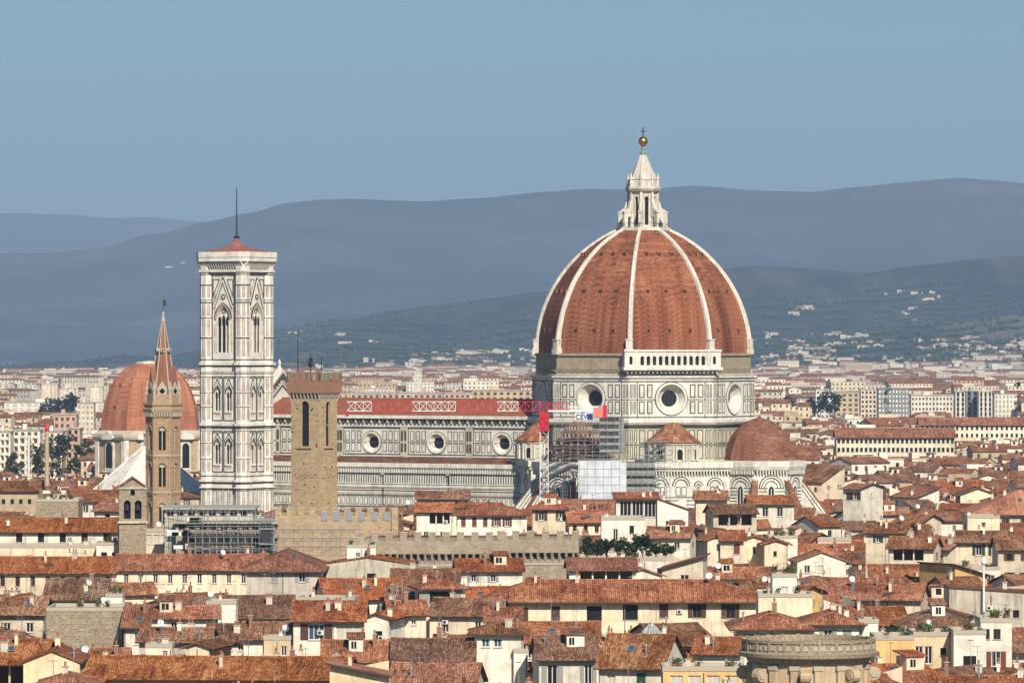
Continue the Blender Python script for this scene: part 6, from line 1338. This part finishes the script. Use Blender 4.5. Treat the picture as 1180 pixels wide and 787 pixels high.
block(963, 990, 452, 3450, 16, 5, 4, 'wall_tan', 'shutter_brown', 'dark brown windowless looking block in the right distance'); block(992, 1010, 449, 3600, 14, 6, 4, 'wall_beige', 'void', 'beige block right of the dark brown one in the distance'); block(1012, 1047, 448, 3550, 14, 6, 9, 'lead_grey', 'wall_white', 'wide dark block with white balconies in the right distance')
block(940, 961, 449, 3500, 14, 6, 4, 'wall_white', 'glass_blue', 'white and blue block left of the dark brown one in the distance')
block(1050, 1098, 456, 3300, 14, 3, 12, 'wall_white', 'shutter_brown', 'long white house row with a flat top left of the stripped block')
def wing(px0, px1, ye, Y, D, floors, nb, label):
    X0, X1 = xpx(px0, Y), xpx(px1, Y); W = X1-X0; z = zpx(ye, Y); e = empty('long_wing', (X0, Y, 0), 0, label, 'convent'); mb = MB(); mb.box(0, W, 0, D, 0, z, 'wall_ivory'); mb.build('wall', e)
    roof_mesh('gable_x', W, D, z, 0.45, 1.2, 'tile_red', random.Random(5)).build('roof', e); st = W/nb
    FOOT.append((X0-2, X1+2, Y-2, Y+D+2)); MASK.append((Y, px0-1, px1+1, ye+floors*3.6*F/Y))
    me = None
    for f in range(floors):
        for i in range(nb):
            if me is None: m_ = MB(); m_.box(-0.55, 0.55, -0.06, 0.05, 0, 1.7, 'glass_dark'); m_.box(-0.7, 0.7, -0.12, 0.05, -0.2, 0.0, 'trim_stone'); me = m_.mesh('window')
            inst('window', me, e, (st*(i+.5), 0, z-2.6-3.5*f))
wing(964, 1100, 503, 2080, 14, 2, 26, 'very long cream convent wing under a red roof, right middle distance')
wing(1060, 1186, 489, 2500, 14, 2, 22, 'long white wing under a red roof near the right edge in the middle distance')
rr = random.Random(21)
cands = []; Y = 566.0
while Y < 8600:
    half = 640*Y/F+10; X = -half+rr.uniform(0, 8); row_y = Y
    while X < half:
        W = rr.choice((5.5, 6.5, 7.5, 8.5, 9.5, 11, 13, 16)) if Y < 1200 else rr.choice((6.5, 8, 10, 12, 14, 18)) if Y < 2200 else rr.uniform(10, 30) if Y < 3500 else rr.uniform(14, 48); D = rr.uniform(6.5, 11) if Y < 1200 else rr.uniform(8, 13.5)
        zb = 15.2+2.8*MN.noise(Vector((X/60, Y/60, 4.2)))+rr.gauss(0, 2.1); zb = max(10.5, min(20.5, zb))
        if rr.random() < 0.05: zb += 3.5
        if Y > 2200 and rr.random() < 0.14: zb += rr.uniform(2, 9)
        if Y > 5200: zb *= 0.7
        kind = rr.choices(('gable_x', 'hip', 'gable_y', 'shed', 'shed_l', 'shed_r', 'flat'), (44, 24, 13, 6, 3, 3, 7))[0]
        if kind in ('shed_l', 'shed_r'): W = min(W, 6.5)
        if kind == 'gable_y': W = min(W, 9)
        rot = rr.gauss(0, 9) if rr.random() < 0.72 else rr.choice((-31, 30, -22, 24))
        cands.append((X, row_y+rr.uniform(-2.5, 2.5), W, D, zb, kind, rot)); X += W+rr.choice((0, 0, 0.2, 0.5, 3.5))
    Y += 9.8 if Y < 1200 else 12 if Y < 2200 else 24+(Y-2200)*0.012
hand_tops = []
placed = []; far_lots = []
# coverage raster of the hand built things (their roofs) and monuments
N = 1240
def cols(xa, xb, Y_): return max(0, int(590+xa*F/Y_)+30), min(N-1, int(590+xb*F/Y_)+30)
occ = []   # (Y, c0, c1, top)
for (e_, cx_, cy_, H_, inf) in HOUSES:
    c0, c1 = cols(cx_-inf['W']/2, cx_+inf['W']/2, cy_); occ.append((cy_-inf['D']/2, c0, c1, HOR+(EYE-H_-0.5)*F/cy_))
for Y_, a, b_, top in ((938, 317, 457, 590), (880, 415, 662, 618), (1000, 170, 206, 460), (953, 335, 389, 450), (1650, 118, 228, 490), (1320, 314, 600, 485), (1335, 232, 314, 300), (1290, 617, 866, 440), (1262, 592, 915, 545), (930, 190, 312, 590), (560, 860, 1012, 748), (1377, 120, 172, 556)): occ.append((Y_, int(a)+30, int(b_)+30, top))
occ.sort(); oi = 0; skl = [800.0]*N
cands.sort(key=lambda c: c[1])
for X, Y, W, D, zb, kind, rot in cands:
    while oi < len(occ) and occ[oi][0] < Y:
        _, c0, c1, t = occ[oi]; oi += 1
        for i in range(c0, c1+1): skl[i] = min(skl[i], t)
    c_, s_ = cos(radians(rot)), sin(radians(rot)); m_ = 0.5
    xs = [X, X+c_*W, X+c_*W-s_*D, X-s_*D]; ys = [Y, Y+s_*W, Y+s_*W+c_*D, Y+c_*D]
    if Y < 5400 and obb_hit(min(xs)+m_, max(xs)-m_, min(ys)+m_, max(ys)-m_): continue
    hz = hill_z(X, Y) if Y > 7000 else 0.0
    p_ = rr.choice((0.28, 0.32, 0.36)); te = top_extra(kind, W, D, p_)+0.2
    px0, px1 = 590+min(xs)*F/Y, 590+max(xs)*F/Y; ok = True
    lim = -1
    for My, a, b_, yb in MASK:
        if My > Y and px0 < b_ and px1 > a: lim = max(lim, yb)
    if lim > 0:
        zmax = EYE-(lim-HOR)*Y/F-te-0.6
        if zb > zmax: zb = zmax-rr.uniform(0, 0.7)
        if zb < 6.5: continue
    top = HOR+(EYE-zb-te-hz)*F/(Y+D*0.4); c0, c1 = max(0, int(px0)+30), min(N-1, int(px1)+30)
    if c1 < c0: continue
    vis = [skl[i]-top for i in range(c0, c1+1)]; nv = sum(1 for v in vis if v > (2.2 if Y < 1500 else 1.2)); area = sum(max(0, v) for v in vis)
    inframe = sum(1 for i in range(c0, c1+1) if 32 <= i <= 1208)
    if inframe*3 < (c1-c0): nv = 0
    ev = HOR+(EYE-zb-hz)*F/Y
    for i in range(c0, c1+1): skl[i] = min(skl[i], top+te*F/Y*0.35)
    (placed if (nv > 3 and nv > 0.25*(c1-c0+1) and Y < 2600) else far_lots).append((X, Y, W, D, zb, kind, rot, p_, hz, nv > 1, area))
placed.sort(key=lambda c: c[1])
NEAR = 300-len(HOUSES)
near = placed[:NEAR]; rest = placed[NEAR:]+far_lots
wc = ('white', 'cream', 'ivory', 'white', 'pale yellow', 'white', 'beige', 'ivory', 'cream', 'white', 'pink', 'ochre')
n_hand = len(HOUSES)
for i, (X, Y, W, D, zb, kind, rot, p_, hz, v, a) in enumerate(near):
    wcol = rr.choice(wc[:10] if rr.random() < 0.9 else wc); tl = rr.choices(('tile_red', 'tile_brown', 'tile_orange'), (6, 3, 1.5))[0]
    lg = (rr.uniform(.05, .3), rr.uniform(.6, .95), .25, rr.uniform(1.6, 2.2), rr.randrange(2, 4)) if rr.random() < 0.13 and kind in ('gable_x', 'hip', 'shed', 'flat') and W > 7 else None
    house(X, Y, W, D, zb, kind, rot, 'wall_'+wcol.replace(' ', '_'), tl, p_, rr.uniform(0.6, 1.2), seed=1000+i, low=Y > 900, loggia=lg, shut=rr.choice(('shutter_brown', 'shutter_brown', 'shutter_green', 'shutter_grey', 'shutter_red')), extras=() if Y < 1100 else ('nochim',) if rr.random() < 0.3 else ())
# ---- distant city as one mass: simple walls, pitched roofs, rows of windows
fm = MB(); fr = MB(); fw = MB()
def simple(X, Y, W, D, z, kind, rot, p, hz, wallm, tile, wins=True):
    T = Matrix.Translation((X, Y, hz)) @ Matrix.Rotation(radians(rot), 4, 'Z'); fm.T = T; b0 = -hz-0.5 if hz < 3 else -4
    k = kind if kind in ('gable_x', 'hip', 'gable_y', 'flat') else 'gable_x'
    if k == 'gable_y': pf = [(0, b0), (W, b0), (W, z), (W/2, z+p*W/2), (0, z)]; fm.xprism(pf, 0, D, wallm)
    else: fm.add([(0, 0, b0), (W, 0, b0), (W, D, b0), (0, D, b0), (0, 0, z), (W, 0, z), (W, D, z), (0, D, z)], [(0, 1, 5, 4), (1, 2, 6, 5), (2, 3, 7, 6), (3, 0, 4, 7), (4, 5, 6, 7)], wallm)
    o_ = 0.6
    if k == 'gable_x': fm.add([(-.3, -o_, z-p*o_+.1), (W+.3, -o_, z-p*o_+.1), (W+.3, D/2, z+p*D/2+.1), (-.3, D/2, z+p*D/2+.1), (-.3, D+o_, z-p*o_+.1), (W+.3, D+o_, z-p*o_+.1)], [(0, 1, 2, 3), (3, 2, 5, 4)], tile); fm.add([(0, 0, z), (0, D/2, z+p*D/2), (0, D, z), (W, 0, z), (W, D/2, z+p*D/2), (W, D, z)], [(0, 1, 2), (3, 5, 4)], wallm)
    elif k == 'gable_y': fm.add([(-o_, -.3, z-p*o_+.1), (W/2, -.3, z+p*W/2+.1), (W/2, D, z+p*W/2+.1), (-o_, D, z-p*o_+.1), (W+o_, -.3, z-p*o_+.1), (W+o_, D, z-p*o_+.1)], [(0, 1, 2, 3), (1, 4, 5, 2)], tile)
    elif k == 'hip':
        h = min(W, D)/2; a, b = ((h, D/2), (W-h, D/2)) if W >= D else ((W/2, h), (W/2, D-h))
        fs = [(0, 1, 5, 4), (1, 2, 5), (2, 3, 4, 5), (3, 0, 4)] if W >= D else [(0, 1, 4), (1, 2, 5, 4), (2, 3, 5), (3, 0, 4, 5)]
        fm.add([(-o_, -o_, z-.1), (W+o_, -o_, z-.1), (W+o_, D+o_, z-.1), (-o_, D+o_, z-.1), (a[0], a[1], z+p*h), (b[0], b[1], z+p*h)], fs, tile)
    else: fm.box(0.6, W*0.4, D*0.3, D*0.8, z, z+2.2, wallm); fm.box(-0.1, W+0.1, -0.1, 0.3, z, z+0.5, 'trim_stone')
    if wins and Y < 2600:
        for q_ in range(rr.randrange(0, 3)):
            cx_, cy_ = rr.uniform(.15, .85)*W, rr.uniform(.2, .5)*D; zz = z+p*min(cy_, D-cy_)*.7; fm.box(cx_-.3, cx_+.3, cy_-.25, cy_+.25, zz-.3, zz+1.2, rr.choice(('wall_white', 'wall_cream', 'brick_wall')))
        if rr.random() < 0.25 and W > 7:
            cx_ = rr.uniform(.2, .6)*W; fm.box(cx_, cx_+2.4, D*.3, D*.3+2.6, z, z+2.6, rr.choice(('wall_white', 'wall_cream'))); fm.box(cx_-.3, cx_+2.7, D*.3-.4, D*.3+3, z+2.6, z+2.8, tile); fm.box(cx_+.7, cx_+1.6, D*.3-.05, D*.3, z+1.2, z+2.2, 'void')
    if wins:
        n = max(1, int(W/3.2)); st = W/n; sm = rr.choice(('void', 'shutter_brown', 'glass_dark', 'shutter_green', 'shutter_brown'))
        for fl in range(3 if Y < 3200 else 2):
            zz = z-2.4-fl*3.3
            if zz < 2: break
            for i in range(n): fm.add([(st*(i+.5)-.5, -.04, zz), (st*(i+.5)+.5, -.04, zz), (st*(i+.5)+.5, -.04, zz+1.5), (st*(i+.5)-.5, -.04, zz+1.5)], [(0, 1, 2, 3)], sm)
cnt = 0
for X, Y, W, D, zb, kind, rot, p_, hz, v, a in rest:
    if not v and rr.random() < 0.35: continue
    wcol = rr.choice(('white', 'cream', 'ivory', 'white', 'pale yellow', 'beige', 'grey', 'tan', 'pink', 'white'))
    if Y > 3500: wcol = rr.choice(('white', 'tan', 'grey', 'beige', 'ivory', 'grey', 'white', 'pink'))
    if Y > 2000 and rr.random() < 0.22: kind = 'flat'
    simple(X, Y, W, D, zb, kind, rot, p_, hz, 'wall_'+wcol.replace(' ', '_'), rr.choice(('tile_red', 'tile_brown', 'tile_red')), v); cnt += 1
fm.T = Matrix.Identity(4)
tag(fm.build('distant_houses'), kind='stuff'); print('far houses', cnt)
# ---- villages and villas on the hills
fm = MB()
vill = [(322, 408, 383, 390, 6), (360, 372, 374, 376, 2), (385, 400, 384, 396, 3), (424, 432, 396, 399, 3), (340, 400, 385, 400, 4), (470, 560, 412, 424, 34), (520, 556, 408, 418, 26), (360, 470, 420, 434, 18), (560, 612, 405, 425, 16), (908, 946, 355, 365, 9), (1016, 1074, 338, 350, 8), (880, 1000, 385, 402, 20), (905, 960, 402, 420, 46), (985, 1020, 396, 405, 12), (1050, 1120, 392, 412, 30), (1100, 1180, 398, 425, 60), (1000, 1180, 415, 432, 60), (870, 1000, 415, 432, 50), (1035, 1060, 357, 372, 5), (180, 230, 302, 312, 3), (600, 612, 380, 386, 2), (0, 120, 434, 441, 30), (330, 610, 428, 440, 70)]
for a, b_, c, d, n_ in vill:
    for i in range(n_):
        px = rr.uniform(a, b_); py = c+(d-c)*((i+rr.random())/n_); 
        # walk outwards until the ground under this line of sight is met
        Yv = 8300
        while Yv < 19000:
            X = xpx(px, Yv); 
            if hill_z(X, Yv) > zpx(py, Yv): break
            Yv += 50
        if Yv >= 19000: continue
        W = rr.uniform(9, 30); simple(X, Yv, W, rr.uniform(8, 12), rr.uniform(3, 7), rr.choice(('gable_x', 'flat', 'hip')), rr.gauss(0, 15), 0.3, hill_z(X, Yv), rr.choice(('wall_white', 'wall_beige', 'wall_cream', 'wall_tan', 'wall_ivory')), rr.choice(('tile_red', 'tile_brown')), True)
tag(fm.build('hillside_houses'), kind='stuff')
wm = MB(); q = random.Random(77)
for i in range(4200):
    px = q.uniform(-60, 1240); 
    if i % 3: a_ = q.choice(vill); px = q.uniform(a_[0]-25, a_[1]+25); py = q.uniform(a_[2]-6, a_[3]+6)
    else: py = q.uniform(345, 440)
    Yv = 8300; hit = False
    while Yv < 15500:
        X = xpx(px, Yv)
        if hill_z(X, Yv) > zpx(py, Yv): hit = True; break
        Yv += 90
    if not hit: continue
    z = hill_z(X, Yv); nn = q.randrange(2, 6)
    for k in range(nn):
        x, y = X+q.gauss(0, 14), Yv+q.gauss(0, 10); h = q.uniform(4, 9); r_ = q.uniform(3, 7) if q.random() < 0.8 else 1.6
        wm.add([(x-r_, y, z+h*.4), (x, y-r_, z+h*.4), (x+r_, y, z+h*.4), (x, y+r_, z+h*.4), (x+q.uniform(-1, 1), y, z+h), (x, y, z-3)], [(0, 1, 4), (1, 2, 4), (2, 3, 4), (3, 0, 4), (1, 0, 5), (2, 1, 5), (3, 2, 5), (0, 3, 5)], 'leaf_dark')
tag(wm.build('hillside_woods'), kind='stuff')
# trees of the plain
tk = [(60, 519, 1900, 5, 9, 'leaf_olive', 'bare olive brown tree left of the tall tan chimney'), (72, 516, 1880, 6, 11, 'leaf_olive', 'tall thin tree right of the tall tan chimney'), (88, 520, 1860, 4.5, 8, 'leaf', 'rounded tree left of the orange chapel'), (42, 524, 1850, 5, 7, 'leaf', 'low green tree by the white flue'), (18, 526, 1840, 4, 6, 'leaf_olive', 'low tree near the left edge before the balcony blocks'), (99, 516, 1900, 3.5, 8, 'leaf_olive', 'slim tree just left of the orange chapel'),
      (945, 463, 3350, 9, 12, 'leaf_dark', 'dark spreading pine in the right distance'), (957, 464, 3330, 8, 10, 'leaf_dark', 'dark pine right of the spreading pine'), (1022, 468, 3250, 3, 19, 'leaf_dark', 'dark narrow cypress before the wide dark block'), (1174, 470, 3400, 4, 22, 'leaf_dark', 'dark cypress at the far right edge'), (905, 470, 3000, 7, 12, 'leaf_dark', 'dark tree right of the drum in the distance'), (75, 467, 3500, 12, 10, 'leaf_dark', 'long dark grove tree left of the chapel dome'), (58, 468, 3480, 11, 8, 'leaf_dark', 'dark grove tree at the left of its pair')]
for px, py, Yt, rx, h, lf, lb in tk:
    z = zpx(py, Yt)
    bush('tree', xpx(px, Yt), Yt, 0, rx*0.85, h+5, lf, lb, 700, 'trees of the plain', max(2.0, z-10), 'tree', rx*0.13)
# ------------------------------------------------------------------ labels of the remaining houses, from their look and where they stand
ANCH = [(30, 590, 'the brown stone house'), (75, 640, 'the long yellow palace'), (96, 730, 'the rubble wall'), (60, 775, 'the yellow gable'), (152, 590, 'the belfry tower'), (188, 600, 'the spired tower'), (215, 665, 'the yellow wing'), (210, 775, 'the long striped roof'), (250, 600, 'the scaffolded building'), (335, 640, 'the broad hipped roof'), (255, 710, 'the white slab wall'), (420, 650, 'the peeling gable'), (362, 730, 'the blue window'), (387, 765, 'the glass pyramid'), (385, 600, 'the crenellated palace'), (510, 690, 'the wide dark window'), (500, 750, 'the brown red roof'), (540, 625, 'the battlemented wall'), (575, 755, 'the white tower house'), (565, 595, 'the red shutters'), (634, 595, 'the pyramid roofed house'), (735, 585, 'the glazed rooftop room'), (718, 615, 'the arched window house'), (720, 640, 'the roof garden'), (720, 710, 'the long cream palazzo'), (655, 770, 'the grey shuttered house'), (750, 740, 'the glass lantern'), (785, 655, 'the cross window'), (845, 610, 'the beige gable'), (870, 635, 'the two cream gables'), (935, 765, 'the round drum'), (905, 678, 'the white rooftop room'), (890, 560, 'the east apse'), (985, 578, 'the two tone tower house'), (1020, 622, 'the green shuttered house'), (1130, 632, 'the green windowed house'), (1150, 580, 'the bright orange roof'), (1085, 695, 'the leaning cream gable'), (1140, 700, 'the stained party wall'), (1030, 750, 'the ochre house'), (1135, 745, 'the white cube houses'), (1050, 715, 'the wide hipped brown roof'), (1030, 505, 'the convent wing'), (700, 550, 'the wrapped scaffold'), (110, 540, 'the orange chapel'), (20, 545, 'the left chimneys'), (940, 530, 'the east apse roof')]
KN = {'gable_x': 'pitched', 'gable_y': 'gable fronted', 'hip': 'hipped', 'shed': 'lean-to', 'shed_l': 'left sloping', 'shed_r': 'right sloping', 'flat': 'flat'}
ORD = ['nearest', 'second', 'third', 'fourth', 'fifth', 'sixth', 'seventh', 'eighth', 'ninth', 'tenth', 'eleventh', 'twelfth']
buck = {}
for (e_, cx_, cy_, H_, inf) in HOUSES[n_hand:]:
    px = 590+cx_*F/cy_; py = HOR+(EYE-H_)*F/cy_; an = min(ANCH, key=lambda a: (a[0]-px)**2+((a[1]-py)*1.4)**2)
    dx, dy = px-an[0], py-an[1]
    d = ('left of' if dx < 0 else 'right of') if abs(dx) > 1.2*abs(dy) else ('above' if dy < 0 else 'below')
    wn = inf['wall'].replace('wall_', '').replace('_', ' '); tn = {'tile_red': 'red', 'tile_brown': 'brown', 'tile_orange': 'orange'}[inf['tile']]
    ft = f"{wn} house with {KN[inf['kind']]} {tn} roof" if inf['kind'] != 'flat' else f"{wn} house with flat roof"
    if inf['loggia']: ft += ' and loggia'
    elif inf['shut']: ft += f" and {inf['shut']} shutters"
    e_['group'] = 'old town houses'; buck.setdefault((ft, d, an[2]), []).append((dx*dx+dy*dy, e_))
for (ft, d, an), lst in buck.items():
    lst.sort(key=lambda t: t[0])
    for i, (_, e_) in enumerate(lst):
        e_['label'] = f"{ft}, {d} {an}" if len(lst) == 1 else f"{ft}, {ORD[min(i, 11)]} one {d} {an}"
        w_ = e_['label'].replace('-', ' ').split()
        if len(w_) > 16: e_['label'] = e_['label'].replace(' house with', ' house,').replace(' one ', ' ').replace(' and ', ', ').replace(' the ', ' ')
for (e_, *_r) in HOUSES[:n_hand]: e_['group'] = 'old town houses'
